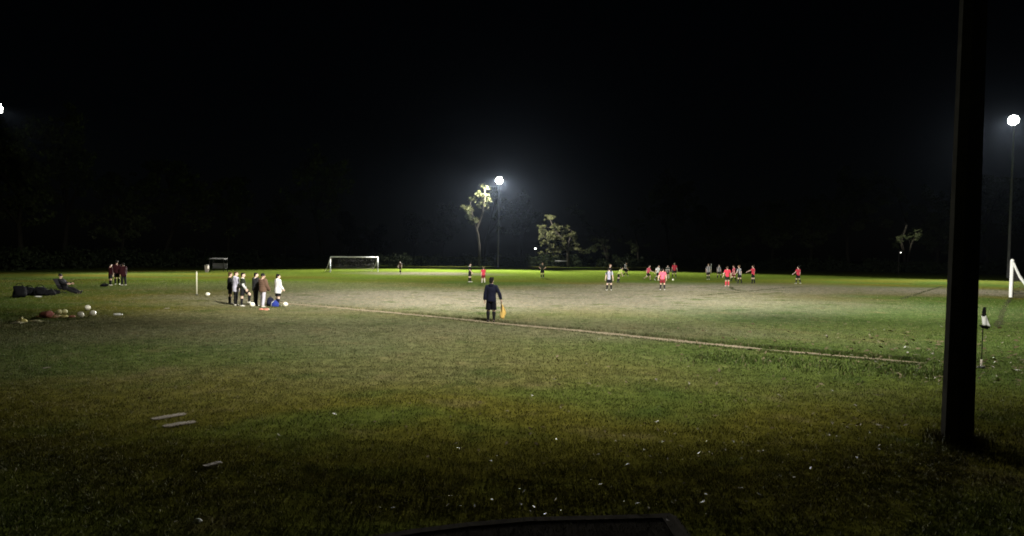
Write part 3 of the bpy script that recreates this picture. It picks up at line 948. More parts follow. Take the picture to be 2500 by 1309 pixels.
sm = o.modifiers.new('thick', 'SOLIDIFY'); sm.thickness = .004

# the waiting group
GRP = 'young people waiting beside the touchline'
person(563, 744, 'person in black coat half hidden behind the grey hoodie, far left of the waiting group', head_py=666, yaw=-60, top='black', top_kind='jacket', bottom='black', bottom_kind='shorts',
       sock='black', hair='hair_brown', hair_kind='floppy', fine=True, group=GRP, loc=at(562, 742.5))
person(576, 746, 'person in pale grey hoodie and black trousers facing right', head_py=664, yaw=-48, head=(-30, 0), top='lilac', top_kind='hoodie', bottom='black', bottom_kind='trousers',
       hair='hair_brown', fine=True, group=GRP, armR=(10, 4, 40, -10), armL=(6, 8, 40, 0), skin='skin2')
bp = at(617, 748)
person(593, 748, 'person in dark vest with white sleeves resting one foot on a ball', head_py=667, yaw=-74, head=(-10, 0), top='darkgreen', top_kind='tee', bottom='black', bottom_kind='shorts', sock='black',
       hair='hair', fine=True, group=GRP, under='white', collar='white', skin='skin2', legL=(52, 3, -6), legR=(-4, 3, -4), armR=(8, 6, 30, -4), armL=(8, 8, 28, 0))
person(625, 747, 'person in black padded jacket with pale collar and black trousers', head_py=667, yaw=-42, head=(-30, 0), top='charcoal', top_kind='puffer', bottom='black', bottom_kind='trousers', shoe='shoe_black',
       hair='hair', fine=True, group=GRP, collar='white', armR=(8, 6, 30, 0), skin='skin2')
person(642, 750, 'person in brown quilted jacket and pale trousers with black beanie', head_py=669, yaw=-30, head=(-40, 0), top='brown', top_kind='puffer', bottom='lilacpants', bottom_kind='trousers',
       hair='black', hair_kind='beanie', fine=True, group=GRP, armR=(14, 8, 40, -6), armL=(10, 8, 40, 0), legL=(6, 4, 2), legR=(-6, 3, -10))
person(679, 748, 'person in long white hoodie and black shorts facing right', head_py=671, yaw=-44, head=(-30, 0), top='white', top_kind='hoodie', bottom='black', bottom_kind='shorts', sock='navy', shoe='shoe_black',
       hair='hair', hair_kind='floppy', fine=True, group=GRP, armR=(8, 4, 44, -8), armL=(8, 8, 44, -4), skin='skin2')

# players on the pitch
PG = 'players on the pitch'
RUN = dict(legL=(38, 2, 2), legR=(-22, 2, -62), armL=(-30, 10, 20, 6), armR=(34, 10, 80, 0))
WALK = dict(legL=(18, 2, 12), legR=(-12, 2, -26), armL=(-14, 8, 4, 4), armR=(16, 8, 34, 2))
HIPS = dict(armL=(-12, 38, 24, -48), armR=(-12, 38, 24, -48))
person(977, 667, 'lone keeper with pale sleeves and brown bib in front of the far trees', head_py=637, yaw=150, top='brown', bottom='black', under='cream', sock='black', shoe='shoe_white', group=PG, **WALK)
person(1147, 689, 'player in black kit facing right, left of a small red player', head_py=643.5, yaw=-95, top='black', bottom='black', sock='black', group=PG, skin='skin2', collar='white',
       armL=(-4, 14, 20, 10), armR=(10, 10, 40, 0), legL=(6, 2, 3), legR=(-3, 2, -8))
person(1180, 690.5, 'small player in red shirt walking away behind the linesman', head_py=651.5, yaw=12, top='red', bottom='darkred', sock='cream', shoe='shoe_white', hair='hair_fair', skin='skin2', group=PG, head=(0, 14), **WALK)
person(1324, 679, 'player in dark kit standing alone with hands on hips', head_py=641, yaw=170, top='darkgreen', bottom='black', sock='black', shoe='shoe_black', group=PG, **HIPS)
person(1487, 709, 'player in black, white and purple striped shirt standing with legs apart', head_py=654, yaw=4, top=STRP, bottom='black', sock='black', group=PG, hair='hair', skin='skin2',
       legL=(0, 8, 0), legR=(0, 8, 0), armL=(0, 16, 2, 8), armR=(0, 16, 2, 8))
person(1489, 692, 'fair player hidden behind the purple striped player', head_py=646, yaw=-120, top='black', bottom='black', hair='hair_fair', skin='skin2', group=PG)
person(1510, 690, 'referee in yellow green shirt bending forward', H=1.62, yaw=-72, lean=34, top='hivis', bottom='black', sock='darkgreen', shoe='shoe_black', group=PG, head=(0, 6), skin='skin2',
       armL=(10, 6, 44, 0), armR=(20, 8, 60, 0), legL=(16, 2, -4), legR=(-10, 2, -20))
person(1528, 674, 'distant player in black and white shirt right of the referee', head_py=641, yaw=-100, top=HOOP, bottom='black', group=PG, **WALK)
person(1582, 685, 'player in red shirt and olive shorts running right with long stride', head_py=645.5, yaw=-85, top='pinkred', bottom='darkgreen', sock='sand', shoe='shoe_black', group=PG, lean=10, skin='skin2', **RUN)
person(1605, 685, 'player in white shirt just left of the red player seen from behind', head_py=646.5, yaw=-75, top='white', bottom='black', group=PG, lean=8, skin='skin2',
       legL=(24, 2, 8), legR=(-16, 2, -40), armL=(-20, 24, 0, 20), armR=(20, 10, 60, 0))
person(1617, 708, 'nearest red player with back to us and white boots, leaning forward', H=1.66, yaw=-14, lean=16, top='pinkred', bottom='darkred', sock='black', group=PG, head=(-20, 10),
       legL=(14, 6, -8), legR=(-4, 8, -16), armL=(-10, 20, 10, 12), armR=(4, 16, 26, 6))
person(1630, 680, 'player in black and white hoops partly behind the nearest red player', head_py=648, yaw=172, top=HOOP, bottom='black', sock='cream', group=PG, skin='skin2', armL=(6, 12, 10, 6))
person(1646, 678.5, 'red player with dark socks standing just behind the ball', head_py=640.5, yaw=176, top='red', bottom='black', sock='black', shoe='shoe_black', group=PG, skin='skin2',
       legL=(4, 9, 2), legR=(-2, 9, -4), armL=(4, 16, 8, 10), armR=(4, 16, 8, 10))
person(1729, 683, 'striped player beside the thin white pole', head_py=644, yaw=-20, top=STR, bottom='black', sock='charcoal', group=PG, hair='hair_fair', skin='skin2', **WALK)
person(1755, 680, 'striped player with legs apart right of the thin white pole', head_py=646.5, yaw=175, top=STR, bottom='black', sock='black', shoe='shoe_black', group=PG, legL=(4, 14, 0), legR=(0, 8, -6), skin='skin2')
person(1775, 699, 'red player with red socks seen from behind', head_py=651, yaw=6, top='red', bottom='darkgreen', sock='red', shoe='shoe_white', group=PG, hair='hair_brown',
       armL=(0, 26, 4, 18), armR=(0, 24, 10, 14), legL=(0, 3, 0), legR=(-2, 3, -3))
person(1791, 687, 'red player between the red-socked player and a striped player', head_py=647.5, yaw=60, top='pinkred', bottom='darkred', sock='black', shoe='shoe_black', hair='hair_brown', group=PG, skin='skin2', **WALK)
person(1805, 692, 'striped player in front of a red player facing left', head_py=648.5, yaw=40, top=STR, bottom='black', sock='black', shoe='shoe_black', hair='hair_fair', group=PG, lean=6, skin='skin2',
       legL=(8, 2, 2), legR=(-8, 2, -18), armL=(20, 12, 50, 0), armR=(-6, 14, 10, 8))
person(1838, 692, 'red player stretching one arm out to the left', head_py=648.5, yaw=50, top='red', bottom='black', sock='black', shoe='shoe_black', hair='hair_brown', group=PG, skin='skin2',
       armL=(52, 28, 60, 30), armR=(-6, 12, 16, 4), legL=(6, 3, -4), legR=(-6, 3, -14))
person(1948, 693, 'lone red player on the right side of the pitch', head_py=650, yaw=30, top='red', bottom='black', sock='black', hair='hair', group=PG, skin='skin2',
       armL=(20, 26, 46, 16), armR=(-4, 12, 10, 6), legL=(14, 4, 2), legR=(-8, 4, -22))

# dark red trio and the reclining one
TG = 'people in dark red tops on the far left'
person(270, 697, 'left person of the close trio in dark red tops', head_py=645, yaw=-30, top='maroon', top_kind='longsleeve', bottom='black', hair='hair', group=TG, fine=False)
person(286, 696, 'tallest middle person of the close trio in dark red tops', head_py=637, yaw=20, top='maroon', top_kind='longsleeve', bottom='black', hair='hair', group=TG, loc=at(286, 695))
person(302, 697, 'right person of the close trio in dark red tops', head_py=643, yaw=60, top='maroon', top_kind='hoodie', bottom='black', bottom_kind='trousers', hair='hair', group=TG)
cp = at(160, 717)
person(160, 717, 'person in black reclining in a low chair with legs stretched to the right', H=1.72, yaw=-84, seat=.34, lean=-26, top='black', top_kind='jacket', bottom='black', bottom_kind='trousers', shoe='shoe_black',
       hair='black', hair_kind='beanie', legL=(80, 4, 58), legR=(66, 4, 70), armL=(20, 10, 60, 0), armR=(20, 10, 60, 0), head=(0, -16), loc=cp)
t = empty('folding_chair', cp, R(-84)); tag(t, 'low dark folding chair under the reclining person', 'chair')
mb = MB(); mb.tube([(0, -.22, .27), (0, 0, .22), (0, .22, .27)], [(.27, .012)] * 3, 12, sx=(1, 0, 0)); mb.build('seat', M['bag_black'], t)
mb = MB(); mb.tube([(0, -.20, .25), (0, -.38, .55), (0, -.52, .86)], [(.27, .012)] * 3, 12, sx=(1, 0, 0)); mb.build('backrest', M['bag_black'], t)
for s in (-1, 1):
    for (y0, y1) in ((-.24, .24), (.24, -.24)):
        mb = MB(); mb.tube([(s * .28, y0, 0), (s * .28, y1, .29)], .013, 8); mb.build('leg', M['dark_steel'], t)
    mb = MB(); mb.tube([(s * .28, -.24, .29), (s * .28, -.54, .88)], .013, 8); mb.build('back_frame', M['dark_steel'], t)
    mb = MB(); mb.tube([(s * .30, -.34, .46), (s * .30, .2, .46)], [(.03, .015)] * 2, 8, sx=(1, 0, 0)); mb.build('armrest', M['bag_black'], t)

# ------------------------------------------------------------------ balls, bags, markers
def ball_mesh(r=.11):
    bm = bmesh.new()
    bmesh.ops.create_icosphere(bm, subdivisions=1, radius=1)
    bmesh.ops.bevel(bm, geom=bm.verts[:], offset=33.3, offset_type='PERCENT', affect='VERTICES', segments=1)
    faces = bm.faces[:]
    bmesh.ops.inset_individual(bm, faces=faces, thickness=.03, depth=0)
    inner = set(v for f in faces for v in f.verts)
    bmesh.ops.subdivide_edges(bm, edges=bm.edges[:], cuts=1, use_grid_fill=True)
    bmesh.ops.triangulate(bm, faces=[f for f in bm.faces if len(f.verts) > 4])
    seam = set()
    for v in bm.verts: v.co.normalize()
    for v in bm.verts: v.co *= r
    for v in bm.verts:
        pass
    me = bpy.data.meshes.new('football'); bm.to_mesh(me); bm.free()
    return me
def panel_ball_material(name, base, seam):
    m, N, L, P = mat_new(name)
    tc = N.new('ShaderNodeTexCoord')
    vo = N.new('ShaderNodeTexVoronoi'); vo.feature = 'DISTANCE_TO_EDGE'; vo.inputs['Scale'].default_value = 13
    L.new(tc.outputs['Object'], vo.inputs['Vector'])
    r = N.new('ShaderNodeMapRange'); r.inputs[1].default_value = .02; r.inputs[2].default_value = .06
    L.new(vo.outputs['Distance'], r.inputs[0])
    mx = N.new('ShaderNodeMix'); mx.data_type = 'RGBA'
    mx.inputs[6].default_value = (*seam, 1); mx.inputs[7].default_value = (*base, 1)
    L.new(r.outputs[0], mx.inputs[0]); L.new(mx.outputs[2], P.inputs['Base Color'])
    P.inputs['Roughness'].default_value = .4
    b = N.new('ShaderNodeBump'); b.inputs['Strength'].default_value = .6; b.inputs['Distance'].default_value = .004
    L.new(r.outputs[0], b.inputs['Height']); L.new(b.outputs[0], P.inputs['Normal'])
    return m
MW = panel_ball_material('cream_panel_ball', (0.84, 0.80, 0.64), (0.60, 0.55, 0.42))
MY = panel_ball_material('yellow_panel_ball', (0.74, 0.70, 0.34), (0.50, 0.46, 0.22))
bmw = ball_mesh(.112); bmw.materials.append(MW)
bmy = ball_mesh(.095); bmy.materials.append(MY)
for me in (bmw, bmy): me.polygons.foreach_set('use_smooth', [True] * len(me.polygons))
def football(px, py, label, me=bmw, group='footballs lying on the grass'):
    p = at(px, py)
    o = bpy.data.objects.new('football', me); COL.objects.link(o)
    r = .112 if me is bmw else .095
    o.location = p + Vector((0, 0, r + .015)); o.rotation_euler = (random.uniform(0, 3), random.uniform(0, 3), random.uniform(0, 3))
    return tag(o, label, 'ball', group)
football(697, 750, 'cream football on the grass right of the white hoodie person')
football(616, 751, 'cream football under the raised foot of the waiting group')
football(507, 724, 'cream football beside the white pole on the left')
football(1643, 686, 'ball in play in front of the red players')
football(214, 759, 'farthest of the three cream balls near the red bag')
football(227, 773, 'right-hand cream ball near the red bag')
football(197, 777, 'left-hand cream ball next to the red marker near the red bag')
football(145, 769, 'left small yellow ball beside the red bag', bmy)
football(158, 768, 'right small yellow ball beside the red bag', bmy)

def marker(px, py, label, mat, r=.10, tilt=0):
    p = at(px, py)
    mb = MB()
    n = 20
    prof = [(r, 0), (r * .96, .012), (r * .62, .055), (r * .42, .060), (r * .40, .050), (r * .58, .045), (r * .92, .004)]
    vs, fs = [], []
    for rr, z in prof:
        for k in range(n):
            a = 2 * math.pi * k / n
            vs.append((rr * math.cos(a), rr * math.sin(a), z))
    m = len(prof)
    for i in range(m):
        for k in range(n):
            fs.append((i * n + k, i * n + (k + 1) % n, ((i + 1) % m) * n + (k + 1) % n, ((i + 1) % m) * n + k))
    mb.add(vs, fs)
    o = mb.build('marker_cone', M[mat]); o.location = p + Vector((0, 0, .012)); o.rotation_euler = (tilt, 0, 0)
    return tag(o, label, 'marker', 'flat marker cones on the grass')
marker(638, 757, 'left flat red marker in front of the waiting group', 'cone_red', .12)
marker(650, 757, 'right flat red marker in front of the waiting group', 'cone_red', .13, .2)
marker(140, 774, 'pale yellow marker leaning at the right side of the red bag', 'cone_pale', .12, .2)
marker(156, 774, 'yellow marker below the two small yellow balls', 'cone_yellow', .15, .1)
marker(176, 775, 'red marker left of the nearest cream ball', 'cone_red', .12)

def crumple(name, p, sx, sy, h, mat, label, cat, seed, group=None, rz=0):
    n = 16
    vs, fs = [], []
    for j in range(n + 1):
        for i in range(n + 1):
            u, v = i / n - .5, j / n - .5
            q = Vector((u * 5 + seed, v * 5, seed * .7))
            e = max(0, 1 - (4 * (u * u + v * v)) ** 1.3)
            x = u * sx * (1 + .35 * mnoise.noise(q * .7)); y = v * sy * (1 + .35 * mnoise.noise(q * .8 + Vector((3, 1, 2))))
            vs.append((x, y, .012 + h * e * (.55 + .75 * abs(mnoise.noise(q)))))
    for j in range(n):
        for i in range(n):
            a = j * (n + 1) + i
            fs.append((a, a + 1, a + n + 2, a + n + 1))
    mb = MB(); mb.add(vs, fs)
    o = mb.build(name, mat); o.location = p; o.rotation_euler = (0, 0, rz)
    s = o.modifiers.new('thick', 'SOLIDIFY'); s.thickness = .012
    s = o.modifiers.new('soft', 'SUBSURF'); s.levels = 1; s.render_levels = 1
    return tag(o, label, cat, group)
BG = 'training bibs dropped on the grass'
crumple('training_bib', at(43, 789), .42, .30, .05, M['cone_pale'], 'pale flattened bib at the left end of the row in front of the red bag', 'bib', 2, BG)
crumple('training_bib', at(54, 786), .34, .30, .15, M['cone_yellow'], 'crumpled yellow bib heaped between two flat pale bibs', 'bib', 5, BG)
crumple('training_bib', at(86, 785), .42, .25, .06, M['cone_pale'], 'flat pale bib stretched to the right of the heaped yellow bib', 'bib', 9, BG)

# red ball bag lying open
p = at(112, 776)
t = empty('red_bag', p, R(-20)); tag(t, 'slumped red bag with open mouth beside the small yellow balls', 'bag')
mb = MB()
prof = [(-.24, .03, .03), (-.23, .11, .08), (-.12, .16, .115), (.02, .175, .125), (.14, .165, .120), (.22, .155, .125), (.225, .135, .105), (.15, .13, .09), (.0, .12, .075)]
mb.tube([(x, 0, .12 + .02 * math.sin(x * 9)) for x, a, b in prof], [(a, b) for x, a, b in prof], 20, sx=(0, 1, 0))
o = mb.build('sack', M['bag_red'], t)
dm = o.modifiers.new('soft', 'SUBSURF'); dm.levels = 1; dm.render_levels = 1
mb = MB(); mb.tube([(.2, .12, .2), (.32, .16, .12), (.38, .04, .02), (.28, -.1, .015)], .010, 8); mb.build('drawstring', M['cone_red'], t)
mb = MB(); mb.tube([(-.24, -.02, .04), (-.36, -.05, .03), (-.5, .02, .02)], [(.08, .03), (.07, .02), (.02, .01)], 10, sx=(0, 1, 0)); mb.build('flap', M['bag_red'], t)

# bottle
def bottle(px, py, label, rz, L=.27, r=.042):
    p = at(px, py)
    mb = MB(); q = [(-L * .5, r * .6), (-L * .49, r * .95), (-L * .2, r), (-L * .05, r * .9), (L * .1, r), (L * .27, r), (L * .36, r * .5), (L * .38, r * .42)]
    t = empty('water_bottle', p + Vector((0, 0, r + .01)), rz); tag(t, label, 'bottle')
    mb.tube([(x, 0, 0) for x, _ in q], [a for _, a in q], 14); mb.build('bottle_body', M['plastic_white'], t)
    mb = MB(); mb.tube([(L * .375, 0, 0), (L * .5, 0, 0)], [r * .5, r * .45], 12); mb.build('cap', M['plastic_white'], t)
bottle(288, 772, 'white bottle lying on the grass right of the cream balls', R(6), .30, .05)
bottle(94, 726, 'white bottle lying in front of the pile of black bags', R(4), .36, .03)

# black bags
def bag(px, py, size, label, rz=0, seed=1):
    p = at(px, py)
    t = empty('sports_bag', p, rz); tag(t, label, 'bag', 'black sports bags piled on the left')
    sx, sy, sz = size
    mb = MB(); mb.ball((0, 0, 0), 1.0, None, 24, 16)
    vs2 = []
    for v in mb.v:
        v = Vector(v)
        q = Vector([math.copysign(abs(c) ** .72, c) for c in v])
        w = 1 + .38 * mnoise.noise(v * 1.6 + Vector((seed * 3.1, 0, 0)))
        vs2.append((q.x * sx * .5 * w, q.y * sy * .5 * w, max(0, sz * .5 + q.z * sz * .5 * w * (1 - .25 * q.x * math.sin(seed)))))
    mb.v = vs2
    mb.build('bag_body', M['bag_black'], t)
    mb = MB(); mb.tube([(-sx * .3, 0, sz * .95), (-sx * .15, .02, sz * 1.22), (sx * .15, -.02, sz * 1.22), (sx * .3, 0, sz * .95)], .015, 8); mb.build('handle', M['bag_black'], t)
    mb = MB(); mb.tube([(-sx * .26, -sy * .44, sz * .45), (0, -sy * .56, sz * .45), (sx * .26, -sy * .44, sz * .45)], [(.03, sz * .2), (.05, sz * .26), (.03, sz * .2)], 12, sx=(0, 1, 0)); mb.build('pocket', M['bag_black'], t)
    mb = MB(); mb.tube([(-sx * .36, 0, sz * .97), (0, 0, sz * 1.005), (sx * .36, 0, sz * .97)], .010, 6); mb.build('zip', M['grey'], t)
bag(48, 727, (.62, .55, .60), 'big round black bag at the left end of the pile', .3, 1)
bag(72, 722, (.70, .45, .46), 'black bag behind the white bottle on the left', -.2, 2)
bag(99, 723, (.62, .45, .50), 'tall black bag right of the white bottle', .2, 3)
bag(120, 722, (.55, .36, .34), 'low black bag at the right end of the pile', .5, 4)
bag(136, 718, (.40, .30, .24), 'small black bag next to the low chair', -.3, 5)
bag(255, 700, (.46, .34, .20), 'small dark bag alone on the grass left of the dark red trio', .1, 6)
# blue and navy bags among the group's feet
p = at(672, 749)
t = empty('drawstring_bag', p, .3); tag(t, 'bright blue drawstring bag at the feet of the white hoodie person', 'bag')
mb = MB(); mb.tube([(0, 0, 0), (0, 0, .05), (.01, 0, .16), (.0, 0, .24), (0, 0, .27), (0, 0, .30)], [(.15, .10), (.17, .12), (.15, .11), (.09, .07), (.04, .035), (.06, .05)], 14, sx=(1, 0, 0)); mb.build('sack', M['blue'], t)
mb = MB(); mb.tube([(-.04, 0, .27), (-.16, -.06, .18), (-.17, -.08, .02)], .008, 6); mb.build('cord', M['white'], t)
p = at(660, 748)
t = empty('backpack', p, .2); tag(t, 'dark navy backpack between the brown jacket and the blue bag', 'bag')
mb = MB(); mb.tube([(0, 0, 0), (0, 0, .06), (0, 0, .25), (0, 0, .38), (0, 0, .42)], [(.14, .10), (.17, .13), (.16, .12), (.12, .09), (.04, .03)], 14, sx=(1, 0, 0)); mb.build('sack', M['navy'], t)
mb = MB(); mb.tube([(0, -.12, .05), (0, -.17, .14), (0, -.12, .24)], [(.08, .02), (.11, .05), (.08, .02)], 10, sx=(1, 0, 0)); mb.build('pocket', M['navy'], t)
mb = MB(); mb.tube([(-.05, 0, .41), (0, 0, .48), (.05, 0, .41)], .012, 6); mb.build('handle', M['black'], t)

# poles
def marker_pole(px, py, py_top, label, r=.03, base=True):
    p = at(px, py)
    h = height_for(p, py_top)
    t = empty('marker_pole', p); tag(t, label, 'pole')
    mb = MB(); mb.tube([(0, 0, -.1), (0, 0, h * .97), (0, 0, h)], [r, r, r * .5], 12); mb.build('rod', M['ball_white'] if px < 1000 else M['white_paint'], t)
    mb = MB(); mb.tube([(0, 0, 0), (0, 0, .02), (0, 0, .06)], [.10, .09, r * 1.2], 14); mb.build('foot', M['shoe_black'], t)
marker_pole(480.5, 721, 663, 'upright pale pole left of the waiting group', .033)
marker_pole(1736, 668, 643, 'thin white pole standing between two striped players', .05)

# corner flag
p = FIELD_C
h = height_for(p, 750)
t = empty('corner_flag', p); tag(t, 'corner flag with drooping black and white cloth right of the near pole', 'flag')
mb = MB(); mb.tube([(0, 0, .02), (.005, 0, .3), (.01, 0, h * .98)], .011, 8); mb.build('rod', M['darkgreen'], t)
mb = MB(); mb.tube([(0, 0, -.05), (.003, 0, .20)], .020, 10); mb.build('rod_sleeve', M['cream'], t)
mb = MB(); mb.tube([(0, 0, 0), (0, 0, .03), (0, 0, .05)], [.09, .08, .03], 14); mb.build('foot', M['shoe_black'], t)
def droop(name, z0, z1, w0, w1, mat, off, flare=0.0):
    vs, fs = [], []
    for j in range(9):
        v = j / 8
        z = z0 + (z1 - z0) * v
        a, b = w0[0] + (w1[0] - w0[0]) * v, w0[1] + (w1[1] - w0[1]) * v
        for i in range(9):
            u = i / 8
            vs.append((a + (b - a) * u, -.022 - flare * v + .022 * math.sin(u * 7 + v * 2.2 + off), z - .03 * u * v))
    for j in range(8):
        for i in range(8):
            q = j * 9 + i
            fs.append((q, q + 1, q + 10, q + 9))
    mb = MB(); mb.add(vs, fs); o = mb.build(name, mat, t)
    s = o.modifiers.new('thick', 'SOLIDIFY'); s.thickness = .006
droop('black_cloth_top', h, h - .19, (-.015, .05), (-.035, .07), M['black'], 0)
droop('white_cloth', h - .192, h - .40, (-.035, .07), (-.085, .085), M['plastic_white'], 0.8, .10)
droop('black_cloth_edge', h - .40, h - .47, (-.085, .09), (-.03, .11), M['black'], 1.2)
droop('black_cloth_fold', h - .25, h - .45, (.072, .10), (.075, .14), M['black'], 2.0)

# pale strips and scraps lying in the foreground grass
def strip(a, b, w, label, h=.014):
    A, B = at(*a), at(*b)
    mid = (A + B) / 2; d = B - A
    L_ = d.length
    mb = MB()
    n = 8
    vs, fs = [], []
    for i in range(n + 1):
        u = i / n
        x = (u - .5) * L_
        k = w / 2 * (1 + .2 * mnoise.noise(Vector((u * 4, a[0], 0)))) * (.55 if i in (0, n) else 1)
        z = h * (.8 + .4 * mnoise.noise(Vector((u * 3, 5, a[0]))))
        vs += [(x, -k, 0), (x, k, 0), (x, k * .9, z), (x, -k * .9, z)]
    for i in range(n):
        q = 4 * i
        fs += [(q + 3, q + 2, q + 6, q + 7), (q, q + 3, q + 7, q + 4), (q + 2, q + 1, q + 5, q + 6)]
    fs += [(0, 1, 2, 3), (4 * n + 3, 4 * n + 2, 4 * n + 1, 4 * n)]
    mb.add(vs, fs)
    o = mb.build('pale_strip', M['strip'], smooth=False); o.location = mid + Vector((0, 0, .010)); o.rotation_euler = (0, 0, math.atan2(d.y, d.x))
    return tag(o, label, 'strip', 'pale strips lying in the near grass')
strip((370, 1026), (452, 1012), .15, 'upper pale strip of the pair lying in the dark left foreground')
strip((398, 1044), (476, 1031), .15, 'lower pale strip of the pair lying in the dark left foreground')
strip((497, 1142), (540, 1131), .09, 'short dim strip below the pair of pale strips')
strip((400, 754), (414, 753), .12, 'small pale strip on the grass left of the waiting group')
strip((104, 901), (124, 898), .05, 'faint pale strip at the far left of the grass')
crumple('paper_scrap', at(482, 1275), .07, .05, .03, M['plastic_white'], 'tiny white scrap in the dark grass at the bottom left', 'scrap', 3)

# concrete kerb at the bottom edge
kp = [at(900, 1316), at(1010, 1297), at(1140, 1281), at(1290, 1268), at(1450, 1264), at(1610, 1260)]
t = empty('concrete_kerb', kp[3]); tag(t, 'dim concrete kerb and slab at the bottom edge of the picture', 'kerb')
def kerb_mesh(o0, o1, z0, z1, ext=0):
    vs, fs = [], []
    for i, q in enumerate(kp):
        d = (kp[min(i + 1, 5)] - kp[max(i - 1, 0)]).normalized(); s = Vector((d.y, -d.x, 0))
        c = q - kp[3]
        for (o_, z) in ((o0, z0), (o0, z1), (o1, z1), (o1, z0)):
            vs.append(c + s * o_ + Vector((0, 0, z)))
    for i in range(5):
        q = 4 * i
        fs += [(q + 1, q + 2, q + 6, q + 5), (q, q + 1, q + 5, q + 4), (q + 2, q + 3, q + 7, q + 6)]
    fs += [(3, 2, 1, 0), (20, 21, 22, 23)]
    mb = MB(); mb.add(vs, fs); return mb
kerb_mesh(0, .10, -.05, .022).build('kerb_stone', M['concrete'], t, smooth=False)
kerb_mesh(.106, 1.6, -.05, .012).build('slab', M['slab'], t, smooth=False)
e0 = kp[5] - kp[3]
mb = MB()
mb.add([e0 + Vector(q) for q in ((.003, .01, -.05), (.003, .01, .022), (.10, .03, .02), (.16, .0, .0), (.03, -1.2, -.05), (.03, -1.2, .022), (.14, -1.2, .02), (.22, -1.2, .0))],
       [(0, 4, 5, 1), (1, 5, 6, 2), (2, 6, 7, 3), (0, 1, 2, 3), (7, 6, 5, 4), (0, 3, 7, 4)])
mb.build('end_stone', M['concrete'], t, smooth=False)

# team shelter far left, distant lamps, distant rail
b = col_at(533, 652, 92)
t = empty('team_shelter', b, R(-6)); tag(t, 'dim pale team shelter in the dark beyond the left side of the field', 'shelter')
Wd = 2.05
mb = MB(); mb.box((0, 0, 1.72), (Wd, 1.1, .10), Matrix.Rotation(.10, 3, 'X')); mb.build('roof', M['grey'], t, smooth=False)
for k in range(3):
    mb = MB(); mb.box((0, .45, .62 + k * .2), (Wd, .04, .17)); mb.build('panel', M['grey'], t, smooth=False)
for s in (-1, 1):
    for y in (-.45, .5):
        mb = MB(); mb.tube([(s * (Wd / 2 - .05), y, -.05), (s * (Wd / 2 - .05), y, 1.68)], .035, 8); mb.build('post', M['dark_steel'], t)
mb = MB(); mb.box((0, .2, .45), (Wd - .2, .32, .05)); mb.build('bench', M['grey'], t, smooth=False)
b = col_at(505, 652, 90)
t = empty('wheelie_bin', b); tag(t, 'pale bin standing left of the team shelter', 'bin')
mb = MB(); mb.tube([(0, 0, .0), (0, 0, .85)], [(.22, .22), (.30, .30)], 4, sx=(.7, .7, 0)); mb.build('bin_body', M['cream'], t, smooth=False)
mb = MB(); mb.tube([(0, 0, .85), (0, 0, .90), (0, 0, .96)], [(.33, .33), (.33, .33), (.2, .2)], 4, sx=(.7, .7, 0)); mb.build('lid', M['grey'], t, smooth=False)

def far_lamp(px, py, depth, label, br=.28):
    b = col_at(px, py, depth)
    h = height_for(b, py)
    t = empty('street_lamp', b); tag(t, label, 'lamp')
    mb = MB(); mb.tube([(0, 0, -.2), (0, 0, h - .3), (0, .1, h + .15), (0, -.3, h + .25)], [.09, .07, .05, .04], 8); mb.build('post', M['dark_steel'], t)
    mb = MB(); mb.box((0, -.5, h + .2), (.30, .6, .10)); mb.build('lamp_head', M['steel'], t, smooth=False)
    mb = MB(); mb.ball((0, -.52, h), (br, br, br * .8)); mb.build('lamp_bulb', M['far_bulb'], t)
far_lamp(1307, 607, 200, 'distant white street lamp between the two lit gum trees')
far_lamp(2195, 617, 118, 'tiny distant lamp below the lit branch of the huge gum tree', .075)
A, B = col_at(1355, 638, 162), col_at(1384, 638, 162)
hz = height_for(A, 637.5)
t = empty('barrier_rail', (A + B) / 2); tag(t, 'short bright horizontal barrier rail below the broad pale gum tree', 'barrier')
mb = MB(); mb.tube([(A - B) / 2 + Vector((0, 0, hz)), (B - A) / 2 + Vector((0, 0, hz))], [(.10, .10)] * 2, 8); mb.build('rail', M['white_paint'], t)
for k in (-.5, 0, .5):
    q = (B - A) * k * .94
    mb = MB(); mb.tube([q + Vector((0, .12, -.1)), q + Vector((0, .12, hz))], .05, 8); mb.build('post', M['dark_steel'], t)

# ------------------------------------------------------------------ grass blades and leaf litter
def scatter(d0, d1, dens):
    area = .78 * (d1 * d1 - d0 * d0) + 2 * (d1 - d0)
    n = int(area * dens)
    d = np.sqrt(rng.uniform(d0 * d0, d1 * d1, n))
    x = rng.uniform(-1, 1, n) * (.78 * d + 1)
    return x, d
tri = []
def add_blades(x, y, hmin, hmax, w, lean=.5):
    n = len(x)
    h = rng.uniform(hmin, hmax, n); a = rng.uniform(0, 2 * np.pi, n); l = rng.uniform(.1, lean, n) * h * 1.6
    b = rng.uniform(0, 2 * np.pi, n)
    ww = w * rng.uniform(.6, 1.4, n) / 2
    p0 = np.stack([x - ww * np.cos(b), y - ww * np.sin(b), np.full(n, -.004)], 1)
    p1 = np.stack([x + ww * np.cos(b), y + ww * np.sin(b), np.full(n, -.004)], 1)
    p2 = np.stack([x + l * np.cos(a), y + l * np.sin(a), h], 1)
    tri.append(np.stack([p0, p1, p2], 1).reshape(-1, 3))
LA = np.array([(p.x, p.y) for p in LINE])
def line_dist(x, y):
    best = np.full(len(x), 1e9)
    for (ax, ay), (bx, by) in zip(LA[:-1], LA[1:]):
        dx, dy = bx - ax, by - ay
        u = np.clip(((x - ax) * dx + (y - ay) * dy) / (dx * dx + dy * dy), 0, 1)
        best = np.minimum(best, np.hypot(x - ax - u * dx, y - ay - u * dy))
    return best
